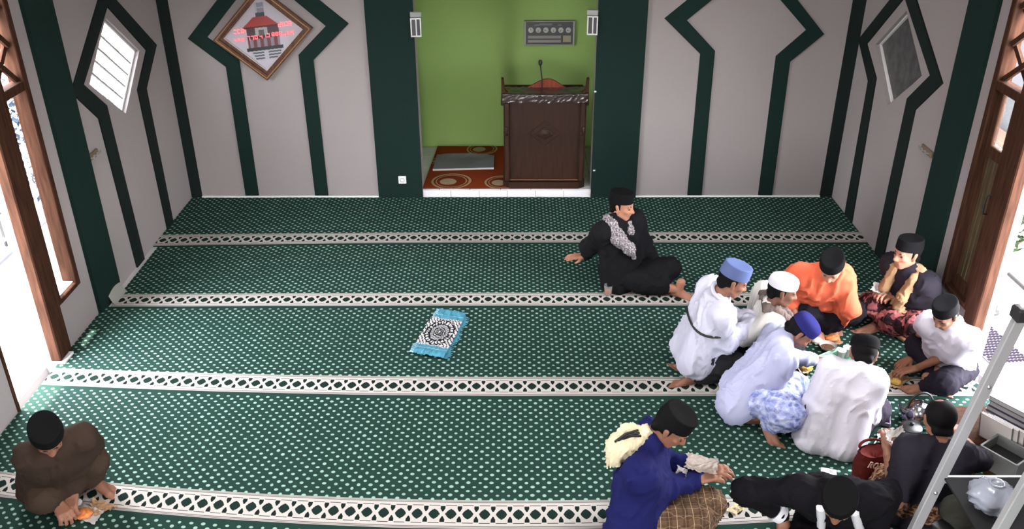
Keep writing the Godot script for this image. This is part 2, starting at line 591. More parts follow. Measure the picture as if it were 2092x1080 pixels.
func room_shell() -> void:
	var g := Geo.new()
	g.box(Vector3((XL + XR) * 0.5, -0.06, (ZB + ZR) * 0.5), Vector3(XR - XL, 0.12, ZR - ZB))
	struct(g, "floor", M.tile, "white tiled floor under the green carpets", "floor")
	g = Geo.new()
	g.box(Vector3((XL + XR) * 0.5, CEIL + 0.06, (ZB + ZR) * 0.5 - 0.7), Vector3(XR - XL + 0.4, 0.12, ZR - ZB + 1.8))
	struct(g, "ceiling", M.ceiling, "plain white ceiling above the prayer hall", "ceiling")
	side_wall(-1)
	side_wall(1)
	# back wall left and right of the niche, and over it
	g = Geo.new()
	g.box(Vector3((XL - 0.925) * 0.5, CEIL * 0.5, ZB - 0.08), Vector3(-0.925 - XL, CEIL, 0.16))
	g.box(Vector3((XR + 0.725) * 0.5, CEIL * 0.5, ZB - 0.08), Vector3(XR - 0.725, CEIL, 0.16))
	g.box(Vector3(-0.1, (CEIL + 2.7) * 0.5, ZB - 0.08), Vector3(1.65, CEIL - 2.7, 0.16))
	struct(g, "wall_back", M.wall, "white plaster front wall of the hall around the green niche", "wall")
	# rear wall behind the camera, with the wide open entrance
	g = Geo.new()
	g.box(Vector3(XL + 1.3, CEIL * 0.5, ZR + 0.075), Vector3(2.6, CEIL, 0.15))
	g.box(Vector3(XR - 1.3, CEIL * 0.5, ZR + 0.075), Vector3(2.6, CEIL, 0.15))
	g.box(Vector3((XL + XR) * 0.5, (CEIL + 2.3) * 0.5, ZR + 0.075), Vector3(XR - XL - 5.2, CEIL - 2.3, 0.15))
	struct(g, "wall_rear", M.wall, "white rear wall with the open entrance", "wall")
	# niche
	g = Geo.new()
	g.box(Vector3(-0.1, 1.4, -9.38), Vector3(2.5, 2.9, 0.1))
	g.box(Vector3(-1.2, 1.4, -8.8), Vector3(0.1, 2.9, 1.12))
	g.box(Vector3(1.05, 1.4, -8.8), Vector3(0.1, 2.9, 1.12))
	g.box(Vector3(-0.1, 2.85, -8.8), Vector3(2.5, 0.1, 1.2))
	struct(g, "wall_niche", M.lime, "lime green painted walls of the prayer niche", "wall")
	# raised niche floor: slab with single tiles and a tiled riser
	g = Geo.new()
	g.box(Vector3(-0.1, 0.03, -8.72), Vector3(2.1, 0.06, 1.24))
	var slab := struct(g, "floor_niche", M.grout, "raised floor of the niche with white tiles", "floor")
	var x := -1.06
	var tg := Geo.new()
	tg.box(Vector3.ZERO, Vector3(0.296, 0.02, 0.296), Basis.IDENTITY, 0.003)
	var tm := tg.mesh()
	var rg := Geo.new()
	rg.box(Vector3.ZERO, Vector3(0.274, 0.075, 0.012), Basis.IDENTITY, 0.003)
	var rm := rg.mesh()
	for i in 7:
		for j in 4:
			put(tm, "tile", M.tile, slab, Vector3(x + 0.15 + i * 0.3, 0.07, -9.18 + j * 0.3 + 0.02))
	for i in 6:
		put(rm, "riser_tile", M.tile, slab, Vector3(-0.925 + 0.1385 + i * 0.277, 0.04, ZB - 0.008))
	bands()
	side_openings()

func put(m: Mesh, called: String, material: Material, parent: Node3D, at: Vector3, bs := Basis.IDENTITY) -> MeshInstance3D:
	var o := MeshInstance3D.new()
	o.name = called
	o.mesh = m
	o.material_override = material
	parent.add_child(o, true)
	o.transform = Transform3D(bs, at)
	return o

# green bands in relief on the walls
func bands() -> void:
	var k := 1
	var back := func(poly: Array, deep: float, m: Material, label: String) -> void:
		var gg := Geo.new()
		gg.prism(V2(poly), deep + 0.02, Transform3D(Basis.IDENTITY, Vector3(0, 0, ZB - 0.02)))
		struct(gg, "trim_%d" % taken.get("trim_no", 1), m, label, "trim")
		taken["trim_no"] = taken.get("trim_no", 1) + 1
	back.call([[-1.355, 0], [-0.925, 0], [-0.925, 2.75], [-1.355, 2.75]], 0.03, M.green, "broad dark green pilaster beside the niche, carrying the white socket")
	back.call([[0.725, 0], [1.165, 0], [1.165, 2.75], [0.725, 2.75]], 0.03, M.green, "broad dark green pilaster beside the wooden pulpit")
	back.call([[XL, 0], [-3.10, 0], [-3.10, CEIL], [XL, CEIL]], 0.014, M.stripe, "narrow dark green stripe in the corner by the louvred diamond window")
	back.call([[2.975, 0], [XR, 0], [XR, CEIL], [2.975, CEIL]], 0.014, M.stripe, "narrow dark green stripe in the corner by the dark diamond window")
	# left figure: two legs that open into a diamond
	back.call([[-2.67, 0.03], [-2.54, 0.03], [-2.54, 1.37], [-2.80, 1.58], [-2.255, 2.16], [-2.255, 2.34], [-2.975, 1.57], [-2.67, 1.31]], 0.016, M.green, "green band rising left of the framed mosque picture and bending round it")
	back.call([[-1.985, 0.03], [-1.855, 0.03], [-1.86, 1.37], [-1.51, 1.70], [-2.255, 2.34], [-2.255, 2.16], [-1.715, 1.68], [-1.99, 1.42]], 0.016, M.green, "green band rising right of the framed mosque picture and bending round it")
	back.call([[1.675, 0.03], [1.815, 0.03], [1.80, 1.45], [1.52, 1.725], [2.05, 2.18], [2.05, 2.36], [1.32, 1.74], [1.67, 1.42]], 0.016, M.green, "green band of the empty diamond figure, on the side of the pulpit")
	back.call([[2.37, 0.03], [2.505, 0.03], [2.495, 1.35], [2.765, 1.60], [2.05, 2.36], [2.05, 2.18], [2.60, 1.635], [2.36, 1.40]], 0.016, M.green, "green band of the empty diamond figure, on the side of the corner")
	var sidep := func(side: int, poly: Array, m: Material, label: String, deep := 0.014) -> void:
		var gg := Geo.new()
		side_prism(gg, side, V2(poly), deep, deep + 0.02)
		struct(gg, "trim_%d" % taken.get("trim_no", 1), m, label, "trim")
		taken["trim_no"] = taken.get("trim_no", 1) + 1
	sidep.call(-1, [[-7.51, 0], [-7.36, 0], [-7.325, 1.32], [-7.66, 1.57], [-7.08, 2.06], [-7.08, 2.22], [-7.89, 1.56], [-7.50, 1.28]], M.stripe, "dark green band round the louvred diamond window, on the corner side")
	sidep.call(-1, [[-6.78, 0], [-6.62, 0], [-6.54, 1.33], [-6.22, 1.63], [-7.08, 2.22], [-7.08, 2.06], [-6.42, 1.63], [-6.71, 1.38]], M.stripe, "dark green band round the louvred diamond window, on the doorway side")
	sidep.call(-1, [[-6.24, 0], [-5.86, 0], [-5.84, 2.75], [-6.22, 2.75]], M.green, "broad dark green pilaster on the wall with the louvred window", 0.03)
	sidep.call(1, [[-7.66, 0], [-7.47, 0], [-7.54, 1.35], [-7.88, 1.56], [-7.28, 2.08], [-7.28, 2.24], [-8.08, 1.55], [-7.69, 1.28]], M.stripe, "dark green band round the dark diamond window, on the corner side")
	sidep.call(1, [[-6.87, 0], [-6.69, 0], [-6.69, 1.34], [-6.35, 1.65], [-7.28, 2.24], [-7.28, 2.08], [-6.56, 1.65], [-6.86, 1.38]], M.stripe, "dark green band round the dark diamond window, on the doorway side")
	sidep.call(1, [[-6.20, 0], [-5.82, 0], [-5.82, 2.75], [-6.20, 2.75]], M.green, "broad dark green pilaster behind the man in the dark jacket", 0.03)
	# white cove where the carpet meets the front wall
	for s in [[-3.10, -1.355], [1.165, 2.975]]:
		var gg := Geo.new()
		gg.box(Vector3((s[0] + s[1]) * 0.5, 0.014, ZB + 0.012), Vector3(s[1] - s[0], 0.028, 0.024), Basis.IDENTITY, 0.004)
		struct(gg, "baseboard_left" if s[0] < 0 else "baseboard_right", M.white, "low white skirting under the front wall", "baseboard")

# diamond windows, tall side windows, door posts
func side_openings() -> void:
	for side in [-1, 1]:
		var dz := [-7.53, -7.03, -6.53] if side < 0 else [-7.70, -7.22, -6.71]
		var w := Node3D.new()
		w.name = "window_1" if side < 0 else "window_2"
		add_child(w)
		tag(w, "bright louvred diamond window in the left side wall" if side < 0 else "dark patterned diamond window above the group of eaters", "window", "", "structure")
		w.set_meta("label", "diamond window with bright white glass louvres" if side < 0 else "diamond window with dark patterned glass")
		var zc: float = dz[1]
		var yc: float = DIAMOND_Y[1]
		var hz: float = (dz[2] - dz[0]) * 0.5
		var hy: float = (DIAMOND_Y[2] - DIAMOND_Y[0]) * 0.5
		# frame: four bars in the reveal
		var cs := [Vector2(zc, yc + hy), Vector2(zc + hz, yc), Vector2(zc, yc - hy), Vector2(zc - hz, yc)]
		for i in 4:
			var a: Vector2 = cs[i]
			var b: Vector2 = cs[(i + 1) % 4]
			var ctr := Vector2(zc, yc)
			var gg := Geo.new()
			side_prism(gg, side, PackedVector2Array([a, b, ctr + (b - ctr) * 0.94, ctr + (a - ctr) * 0.94]), -0.03, 0.05)
			part(gg, "window_frame", M.white, w)
		if side < 0:
			# glass louvres, slats parallel to one edge, with thin bars between them
			var bot := Vector2(zc, yc - hy * 0.94)
			var e1 := Vector2(hz, hy) * 0.94
			var e2 := Vector2(-hz, hy) * 0.94
			for i in 5:
				var a := bot + e2 * (i / 5.0)
				var b := bot + e2 * ((i + 1) / 5.0 - 0.012)
				var gg := Geo.new()
				side_prism(gg, side, PackedVector2Array([a, a + e1, b + e1, b]), -0.05, 0.005)
				part(gg, "louvre", M.frost, w)
				if i > 0:
					gg = Geo.new()
					side_prism(gg, side, PackedVector2Array([a - e2 * 0.014, a + e1 - e2 * 0.014, a + e1 + e2 * 0.006, a + e2 * 0.006]), -0.04, 0.012)
					part(gg, "louvre_clip", M.grey_frame, w)
		else:
			var gg := Geo.new()
			side_prism(gg, side, V2([[zc, yc + hy * 0.94], [zc + hz * 0.94, yc], [zc, yc - hy * 0.94], [zc - hz * 0.94, yc]]), -0.05, 0.006)
			part(gg, "pane", M.dark_glass, w)
		tall_window(side)
		doorway(side)

# ---------------------------------------------------------------- tall wooden side windows and doorways
func tall_window(side: int) -> void:
	var wn := [-5.70, -5.35] if side < 0 else [-5.69, -5.28]
	var w := Node3D.new()
	w.name = "window_3" if side < 0 else "window_4"
	add_child(w)
	tag(w, "tall open window in a dark wooden frame beside the left doorway" if side < 0 else "tall dark wooden shutter window beside the right doorway", "window", "", "structure")
	w.set_meta("label", "tall dark wooden window standing open beside the bright white parapet" if side < 0 else "tall window with a closed dark wooden leaf and a handle")
	var z0: float = wn[0]
	var z1: float = wn[1]
	var g := side_box(Geo.new(), side, z0, z0 + 0.055, 0.36, 2.62, 0.015, 0.105, 0.006)
	part(g, "window_jamb", M.wood_dark, w)
	g = side_box(Geo.new(), side, z1 - 0.05, z1, 0.36, 2.62, 0.015, 0.105, 0.006)
	part(g, "window_jamb", M.wood_dark, w)
	g = side_box(Geo.new(), side, z0 + 0.055, z1 - 0.05, 0.36, 0.40, 0.015, 0.105, 0.005)
	part(g, "window_sill", M.wood_dark, w)
	if side < 0:
		g = side_box(Geo.new(), side, z0 + 0.055, z1 - 0.05, 0.395, 0.405, -0.012, 0.075)
		part(g, "sill_board", M.white, w)
	g = side_box(Geo.new(), side, z0 + 0.055, z1 - 0.05, 2.56, 2.62, 0.015, 0.105, 0.005)
	part(g, "window_head", M.wood_dark, w)
	g = side_box(Geo.new(), side, z0 + 0.055, z1 - 0.05, 1.82, 1.88, 0.012, 0.08, 0.005)
	part(g, "transom", M.wood_dark, w)
	# lattice over the transom: crossing diagonal bars
	var a0 := z0 + 0.055
	var a1 := z1 - 0.05
	for k in 3:
		var y0 := 1.88 + k * 0.23
		for s in [0, 1]:
			var pa := Vector2(a0 if s == 0 else a1, y0)
			var pb := Vector2(a1 if s == 0 else a0, minf(y0 + 0.23, 2.57))
			var d := (pb - pa).normalized()
			var o := Vector2(-d.y, d.x) * 0.018
			g = side_prism(Geo.new(), side, PackedVector2Array([pa - o, pb - o, pb + o, pa + o]), -0.02 - 0.02 * s, 0.02)
			part(g, "lattice_bar", M.wood_dark, w)
	if side < 0:
		# open casement, swung out: stile, rails and a pane
		var hinge := Vector3(XL - 0.085, 0, z1 - 0.055)
		var out := Vector3(-0.56, 0, -0.83).normalized()
		var acr := out.cross(Vector3.UP)
		var bs := Basis(out, Vector3.UP, out.cross(Vector3.UP))
		for q in [[0.02, 1.1, 0.04, 1.4], [0.23, 1.1, 0.04, 1.4]]:
			g = Geo.new().box(hinge + out * q[0] + Vector3(0, q[1], 0), Vector3(q[2], q[3], 0.03), bs, 0.004)
			part(g, "casement_stile", M.wood_grey, w)
		for y in [0.43, 1.78]:
			g = Geo.new().box(hinge + out * 0.125 + Vector3(0, y, 0), Vector3(0.17, 0.05, 0.03), bs, 0.004)
			part(g, "casement_rail", M.wood_grey, w)
		g = Geo.new().box(hinge + out * 0.125 + Vector3(0, 1.1, 0), Vector3(0.17, 1.3, 0.005), bs)
		part(g, "pane", M.glass, w)
	else:
		# closed leaf: stiles, boards, a narrow glazed slot above
		g = side_box(Geo.new(), side, a0, a0 + 0.06, 0.40, 1.82, -0.02, 0.035, 0.005)
		part(g, "leaf_stile", M.wood_dark, w)
		g = side_box(Geo.new(), side, a1 - 0.10, a1, 0.40, 1.82, -0.02, 0.035, 0.005)
		part(g, "leaf_stile", M.wood_dark, w)
		g = side_box(Geo.new(), side, a0 + 0.06, a1 - 0.10, 0.40, 0.50, -0.02, 0.035, 0.004)
		part(g, "leaf_rail", M.wood_dark, w)
		g = side_box(Geo.new(), side, a0 + 0.06, a1 - 0.10, 1.38, 1.46, -0.02, 0.035, 0.004)
		part(g, "leaf_rail", M.wood_dark, w)
		for i in 3:
			var zz := a0 + 0.06 + (a1 - a0 - 0.16) * i / 3.0
			g = side_box(Geo.new(), side, zz + 0.002, zz + (a1 - a0 - 0.16) / 3.0 - 0.002, 0.50, 1.38, -0.028, 0.02, 0.003)
			part(g, "leaf_board", M.wood_olive, w)
		g = side_box(Geo.new(), side, a0 + 0.06, a1 - 0.10, 1.46, 1.82, -0.035, 0.005)
		part(g, "pane", M.glass, w)
		g = Geo.new()
		var hp := on_x(2021, 418, XR + 0.02)
		g.tube(PackedVector3Array([hp + Vector3(0.01, 0.07, 0), hp + Vector3(-0.03, 0.065, 0), hp + Vector3(-0.035, 0.0, 0), hp + Vector3(-0.03, -0.065, 0), hp + Vector3(0.01, -0.07, 0)]), 0.007, 6)
		part(g, "handle", M.black, w, "thin dark pull handle")

func doorway(side: int) -> void:
	var d := Node3D.new()
	d.name = "door_1" if side < 0 else "door_2"
	add_child(d)
	tag(d, "brown wooden post of the bright open doorway by the parapet" if side < 0 else "brown wooden post of the open doorway by the patterned mat", "door", "", "structure")
	var p := [-5.35, -5.17] if side < 0 else [-5.28, -5.12]
	var top := DOOR_TOP[0] if side < 0 else DOOR_TOP[1]
	var e: float = -4.61 if side < 0 else -4.25
	var g := side_box(Geo.new(), side, p[0], p[0] + 0.06, 0, top, 0.025, 0.115, 0.006)
	part(g, "door_post", M.wood_dark, d)
	g = side_box(Geo.new(), side, p[0] + 0.06, p[1] + 0.006, 0.03, top, 0.035, 0.075, 0.008)
	part(g, "door_post", M.wood_dark, d)
	g = side_box(Geo.new(), side, e - 0.025, e, 0, top, 0.012, 0.1, 0.004)
	part(g, "door_jamb", M.wood_dark, d)
	g = side_box(Geo.new(), side, p[1], e - 0.025, top - 0.08, top, 0.02, 0.11, 0.005)
	part(g, "door_head", M.wood_dark, d)
	g = side_box(Geo.new(), side, p[0] + 0.05, p[1] + 0.01, 0.0, 0.03, 0.06, 0.15, 0.004)
	part(g, "post_base", M.tile, d)

func fill_panels() -> void:  # unseen ceiling panels, added to brighten the hall from above
	var k := 0
	for z in [-6.0, -3.2, -0.6]:
		for x in [-1.55, 1.45]:
			var t := thing("fill_panel", "square white ceiling light panel over " + ["the framed picture side of the front rows", "the men eating at the front rows", "the turquoise shawl side of the middle rows", "the aluminium rack side of the middle rows", "the rear entrance, louvred window side", "the rear entrance, rack side"][k], "fill_lamp", Vector3(x, CEIL, z), "added ceiling fill panels")
			part(Geo.new().box(Vector3(x, CEIL - 0.025, z), Vector3(0.66, 0.05, 0.66), Basis.IDENTITY, 0.006), "fill_frame", M.white, t)
			part(Geo.new().box(Vector3(x, CEIL - 0.052, z), Vector3(0.6, 0.006, 0.6)), "fill_diffuser", M.fill_lamp, t)
			var l := AreaLight3D.new()
			l.name = "fill_light"
			l.area_size = Vector2(0.58, 0.58)
			l.light_energy = FILL_ENERGY * (0.12 if z < -5.0 else 1.0)
			l.light_color = Color(1.0, 0.985, 0.97)
			l.shadow_enabled = true
			l.area_range = 16.0
			t.add_child(l)
			l.rotation_degrees = Vector3(-90, 0, 0)
			l.position = Vector3(0, -0.075, 0)
			k += 1

const FILL_ENERGY := 32.0

# ---------------------------------------------------------------- what shows through the openings
func outdoors() -> void:
	var g := Geo.new()
	g.box(Vector3(-22, -0.55, -5), Vector3(37.2, 0.1, 60))
	g.box(Vector3(22, -0.55, -5), Vector3(36.2, 0.1, 60))
	g.box(Vector3(0, -0.55, 18), Vector3(8, 0.1, 30))
	tag(single(g, "yard_ground", M.yard), "pale concrete yard outside the hall", "ground", "", "structure")
	# left porch
	g = Geo.new().box(Vector3(XL - 0.085 - 0.4125, -0.11, -6), Vector3(0.825, 0.18, 9))
	tag(single(g, "porch_floor", M.porch), "sunlit white porch floor beyond the left doorway", "floor", "", "structure")
	g = Geo.new().box(Vector3(-4.07, 0.04, -6), Vector3(0.12, 0.52, 9), Basis.IDENTITY, 0.01)
	var pr := thing("parapet_wall", "low white parapet wall with a blue-grey coping outside the left doorway", "wall", Vector3(-4.07, -0.2, -6))
	part(g, "wall_body", M.porch, pr)
	part(Geo.new().box(Vector3(-4.07, 0.32, -6), Vector3(0.16, 0.03, 9), Basis.IDENTITY, 0.006), "coping", M.coping, pr)
	# wrought iron railing on the parapet
	var rl := thing("iron_railing", "white and black wrought iron railing standing on the white parapet", "railing", Vector3(-4.07, 0.335, -6))
	for y in [0.40, 0.95]:
		part(Geo.new().box(Vector3(-4.07, y, -7.3), Vector3(0.025, 0.025, 4.2)), "rail", M.white, rl)
	for i in 22:
		var z := -9.2 + i * 0.19
		part(Geo.new().box(Vector3(-4.07, 0.66, z), Vector3(0.016, 0.64, 0.016)), "baluster", M.black if i % 2 else M.white, rl)
		var ring := PackedVector3Array()
		for k in 11:
			ring.append(Vector3(-4.07, 0.66 + 0.06 * sin(TAU * k / 10.0), z + 0.095 + 0.06 * cos(TAU * k / 10.0)))
		part(Geo.new().tube(ring, 0.007, 5, false), "scroll", M.black, rl)
	# shrubs behind the parapet
	for s in [[-4.75, -6.6, 1.1, 1], [-4.9, -7.9, 1.5, 2], [-4.7, -9.2, 1.3, 3], [-5.2, -10.6, 2.2, 4]]:
		shrub(Vector3(s[0], -0.5, s[1]), s[2], s[3], ["yellow-flecked garden shrub behind the iron railing", "dark leafy shrub behind the iron railing, beyond the yellow-flecked one", "blue-green leafy shrub at the far end of the iron railing", "tall loose shrub past the end of the parapet"][s[3] - 1])
	# neighbouring pale house, far left
	var h := thing("neighbour_house", "pale house across the yard outside the left doorway", "building", Vector3(-13, -0.5, -9))
	part(Geo.new().box(Vector3(-13, 1.3, -9), Vector3(3, 3.6, 12)), "house_wall", M.porch, h)
	part(Geo.new().prism(V2([[-1.9, 0], [1.9, 0], [0, 1.1]]), 12.6, Transform3D(Basis.IDENTITY, Vector3(-13, 3.1, -15.3))), "roof", M.terracotta, h)
	for z in [-12.0, -9.0, -6.0]:
		part(Geo.new().box(Vector3(-11.49, 1.4, z), Vector3(0.06, 1.1, 0.9)), "house_window", M.stripe, h)
	# right porch
	g = Geo.new().box(Vector3(XR + 0.085 + 0.73, -0.11, -6), Vector3(1.46, 0.18, 9))
	tag(single(g, "porch_floor", M.porch), "white porch floor beyond the right doorway", "floor", "", "structure")
	var mt := thing("door_mat", "purple-grey honeycomb door mat lying outside the right doorway", "mat", Vector3(3.4, -0.02, -5.62), "", 0.12)
	part(Geo.new().box(Vector3(0, 0.005, 0), Vector3(0.30, 0.010, 0.80), Basis.IDENTITY, 0.002), "backing", M.mat_back, mt, "", true)
	var cell := Geo.new().tube(PackedVector3Array([Vector3(0, 0.006, 0), Vector3(0, 0.014, 0)]), 0.013, 6)
	var cells := Geo.new()
	for i in 10:
		for j in 26:
			cells.add(cell, Transform3D(Basis.IDENTITY, Vector3(-0.13 + i * 0.028 + (0.014 if j % 2 else 0.0), 0, -0.385 + j * 0.031)))
	tag(part(cells, "studs", M.mat_stud, mt, "", true), "", "", "", "stuff")
	# pole, rail and low wall on the right porch
	var pb := on_y(2025, 637, -0.02)
	var pl := thing("porch_pole", "thin white porch pole with a black foot outside the right doorway", "pole", pb)
	part(Geo.new().tube(PackedVector3Array([pb + Vector3(0, 0.05, 0), pb + Vector3(0, 2.6, 0)]), 0.028, 10), "shaft", M.white, pl)
	part(Geo.new().lathe(PackedVector2Array([Vector2(0, 0), Vector2(0.06, 0), Vector2(0.055, 0.02), Vector2(0.034, 0.03), Vector2(0.034, 0.07), Vector2(0, 0.07)]), 12, Transform3D(Basis.IDENTITY, pb)), "foot", M.black, pl)
	var r0 := pb + Vector3(0.02, 0.36, 0.05)
	var br := thing("porch_rail", "dark handrail running from the white porch pole", "railing", r0 - Vector3(0, 0.36, 0))
	part(Geo.new().tube(PackedVector3Array([r0, r0 + Vector3(0.05, 0.0, 1.5)]), 0.018, 8), "rail", M.black, br)
	for k in 2:
		var q := r0 + Vector3(0.05, 0.0, 1.5) * (0.45 + 0.5 * k)
		part(Geo.new().tube(PackedVector3Array([q, q - Vector3(0, 0.38, 0)]), 0.012, 8), "rail_post", M.black, br)
	var lw := thing("garden_wall", "low pinkish garden wall with a tan coping beyond the right porch", "wall", Vector3(4.75, -0.5, -6.5))
	part(Geo.new().box(Vector3(4.75, 0.0, -7), Vector3(0.15, 1.0, 9)), "wall_body", M.pink, lw)
	part(Geo.new().box(Vector3(4.75, 0.52, -7), Vector3(0.2, 0.05, 9), Basis.IDENTITY, 0.008), "coping", M.tan, lw)
	shrub(Vector3(4.2, -0.02, -6.9), 0.45, 7, "small green plant by the tan-topped garden wall")
	# dark neighbouring wall that stands behind the right diamond window
	var dk := thing("neighbour_wall", "dark grey neighbouring wall behind the patterned diamond window", "wall", Vector3(4.3, -0.5, -9.4))
	part(Geo.new().box(Vector3(5.1, 1.4, -10.2), Vector3(0.2, 3.8, 5.0)), "wall_body", M.slate, dk)
	part(Geo.new().box(Vector3(4.2, 3.35, -10.2), Vector3(2.0, 0.1, 5.0)), "eave", M.slate, dk)

func shrub(at: Vector3, h: float, seed_: int, label: String) -> void:
	var rng := RandomNumberGenerator.new()
	rng.seed = 100 + seed_
	var t := thing("garden_shrub", label, "plant", at)
	for k in 5:
		var tip := at + Vector3(rng.randf_range(-0.25, 0.25), h * rng.randf_range(0.6, 0.95), rng.randf_range(-0.35, 0.35))
		part(Geo.new().tube(PackedVector3Array([at, at.lerp(tip, 0.5) + Vector3(rng.randf_range(-0.05, 0.05), 0, 0), tip]), [0.02, 0.013, 0.006], 5), "stem", M.wood_mid, t)
	var g := Geo.new()
	for k in (900 if h > 0.8 else 300):
		var y := pow(rng.randf(), 0.6)
		var rr := 0.42 * sqrt(rng.randf()) * (0.55 + h * 0.25)
		var an := rng.randf() * TAU
		var c := at + Vector3(cos(an) * rr, 0.25 * h + y * 0.85 * h, sin(an) * rr * 1.3)
		var d := Vector3(rng.randf_range(-1, 1), rng.randf_range(-0.5, 0.8), rng.randf_range(-1, 1)).normalized()
		var s := d.cross(Vector3.UP).normalized() * rng.randf_range(0.016, 0.034)
		var l := rng.randf_range(0.06, 0.13)
		g.quad(c, c + d * l * 0.5 - s, c + d * l, c + d * l * 0.5 + s)
	tag(part(g, "foliage", [M.leaf_y, M.leaf, M.leaf_b, M.leaf][seed_ % 4], t), "", "", "", "stuff")

# ---------------------------------------------------------------- carpets: one roll for each prayer row
func carpet_texture() -> ImageTexture:
	var w := 336
	var h := 784
	var grn := noise(0.03, 11)
	var fine := noise(0.35, 12, 2)
	var rng := RandomNumberGenerator.new()
	rng.seed = 77
	var base := Color(0.118, 0.208, 0.180)
	var edge := Color(0.11, 0.205, 0.175)
	var cream := Color(0.717, 0.691, 0.669)
	var dark := Color(0.066, 0.113, 0.100)
	var dot := Color(0.551, 0.664, 0.618)
	var im := Image.create(w, h, false, Image.FORMAT_RGB8)
	var px := w / 0.464
	var py := h / 1.17
	var band := 0.215
	# ground and band
	for y in h:
		var m := y / py
		for x in w:
			var c := base
			var k := 1.0 + 0.06 * fine.get_noise_2d(x, y)
			if m > 1.17 - 0.05:
				c = edge
			if m < band:
				c = cream
				var a := absf(m - band * 0.5)
				if a > 0.085:
					if absf(a - 0.0905) < 0.0022 or absf(a - 0.1005) < 0.0016:
						c = cream * 0.45
					else:
						c = cream * 0.93
				elif a > 0.074:
					c = cream
				elif a > 0.0685:
					c = cream
				else:
					var lx := absf(fposmod(x / px, 0.0928) - 0.0464)
					var ly := a * 0.78
					var oct := maxf(maxf(lx, ly), (lx + ly) * 0.70)
					if oct < 0.0255 or (lx < 0.006 and ly < 0.030) or (ly < 0.006 and lx < 0.030):
						c = dark.lerp(base, 0.35)
					elif oct < 0.0375:
						c = cream
					elif ly > 0.014 and ly < 0.047 and 0.0464 - lx < minf(0.0125, 0.003 + (ly - 0.014) * 0.55):
						c = dark
					elif ly > 0.049 and lx < 0.03:
						c = dark
					else:
						c = cream
			c = c * k
			c.a = 1.0
			im.set_pixel(x, y, c)
	# flecks, offset row by row
	var rows := int((1.17 - 0.05 - band) / 0.0335)
	for r in rows + 1:
		var my := band + 0.006 + r * 0.0335
		for i in 7:
			var mx := (i + (0.5 if r % 2 else 0.0)) * 0.464 / 7.0 + rng.randf_range(-0.002, 0.002)
			var sx := rng.randf_range(0.0085, 0.0125)
			var sy := rng.randf_range(0.0075, 0.0115)
			var cy := my + rng.randf_range(-0.002, 0.002)
			for yy in range(int((cy - 0.016) * py), int((cy + 0.016) * py) + 1):
				if yy < 0 or yy >= h:
					continue
				for xx in range(int((mx - 0.018) * px), int((mx + 0.018) * px) + 1):
					var dx := absf(xx / px - mx) / sx
					var dy := absf(yy / py - cy) / sy
					var e := dx * dx + dy * dy
					if e < 1.25:
						var f := clampf((1.25 - e) * 2.6, 0, 1)
						var X := posmod(xx, w)
						im.set_pixel(X, yy, im.get_pixel(X, yy).lerp(dot * (1.0 + 0.08 * fine.get_noise_2d(xx, yy)), f))
	return ImageTexture.create_from_image(im)

func carpets() -> void:
	var m := mat(Color.WHITE, 0.95)
	m.albedo_texture = carpet_texture()
	# near edges of the rolls (world z at the middle, and how far the left end lies back)
	var edge := [ZB + 0.02, -7.064, -5.963, -4.79, -3.585, -2.40, -1.22, -0.05]
	var bow := [0.0, 0.06, 0.01, -0.13, -0.30, -0.34, -0.34, -0.34]
	var wob := noise(0.9, 21, 2)
	var names := ["against the front wall", "second from front wall, under the tea glass", "third from front wall, under the turquoise shawl", "fourth from front wall", "fifth from front wall", "sixth from front wall", "seventh from front wall"]
	for i in 7:
		var x0: float = XL + 0.005
		var x1: float = XR - 0.005
		if i == 1:
			x0 = -3.15
		var len: float = edge[i + 1] - edge[i]
		var vtop := 1.0 if i > 0 else len / 1.14
		var at := Vector3((x0 + x1) * 0.5, 0.0, edge[i + 1])
		var g := Geo.new()
		var surf := func(u: float, v: float) -> Vector3:
			var x := lerpf(x0, x1, u)
			var s := pow(x / 3.2, 2.0) if x < 0.0 or i > 2 else 0.0
			var sf := s if x < 0.0 or i > 3 else 0.0
			var zn: float = edge[i + 1] + bow[i + 1] * s
			var zf: float = edge[i] + bow[i] * sf + 0.003
			if i == 0:
				zf = edge[0]
			var z := lerpf(zn, zf, v)
			return Vector3(x, 0.013 + 0.002 * wob.get_noise_2d(x * 2.0, z * 2.0), z)
		g.sheet(48, 10, surf)
		for k in g.t.size():
			g.t[k] = Vector2(g.t[k].x * (x1 - x0) / 0.464, g.t[k].y * vtop)
		# cut edges
		for v in [0.0, 1.0]:
			for k in 48:
				var a: Vector3 = surf.call(k / 48.0, v)
				var b: Vector3 = surf.call((k + 1) / 48.0, v)
				var r := Rect2(0.3, 0.97, 0.01, 0.01)
				if v == 0.0:
					g.quad(Vector3(a.x, 0.001, a.z), Vector3(b.x, 0.001, b.z), b, a, r)
				else:
					g.quad(Vector3(b.x, 0.001, b.z), Vector3(a.x, 0.001, a.z), a, b, r)
		var o := single(g, "carpet_roll", m, at)
		tag(o, "green dotted carpet with cream border, " + names[i], "carpet", "carpet rolls")
	# the grey underside where the second roll curls up at the wall
	var fl := Geo.new()
	fl.sheet(6, 8, func(u: float, v: float) -> Vector3:
		var z := lerpf(-5.97, -6.2, v)
		var q := sin(v * PI) * 0.02
		return Vector3(-3.115 - u * 0.055, 0.017 + u * u * 0.06 + q * u, z - u * 0.03))
	tag(single(fl, "carpet_flap", M.hem, Vector3(-3.1, 0.01, -6.1)), "grey curled corner of the carpet border at the green pilaster", "carpet")

# ---------------------------------------------------------------- things on the walls
func bar2(g: Geo, a: Vector2, b: Vector2, c: Vector2, d: Vector2, z: float, deep: float) -> Geo:
	return g.prism(PackedVector2Array([a, b, c, d]), deep, Transform3D(Basis.IDENTITY, Vector3(0, 0, z)))

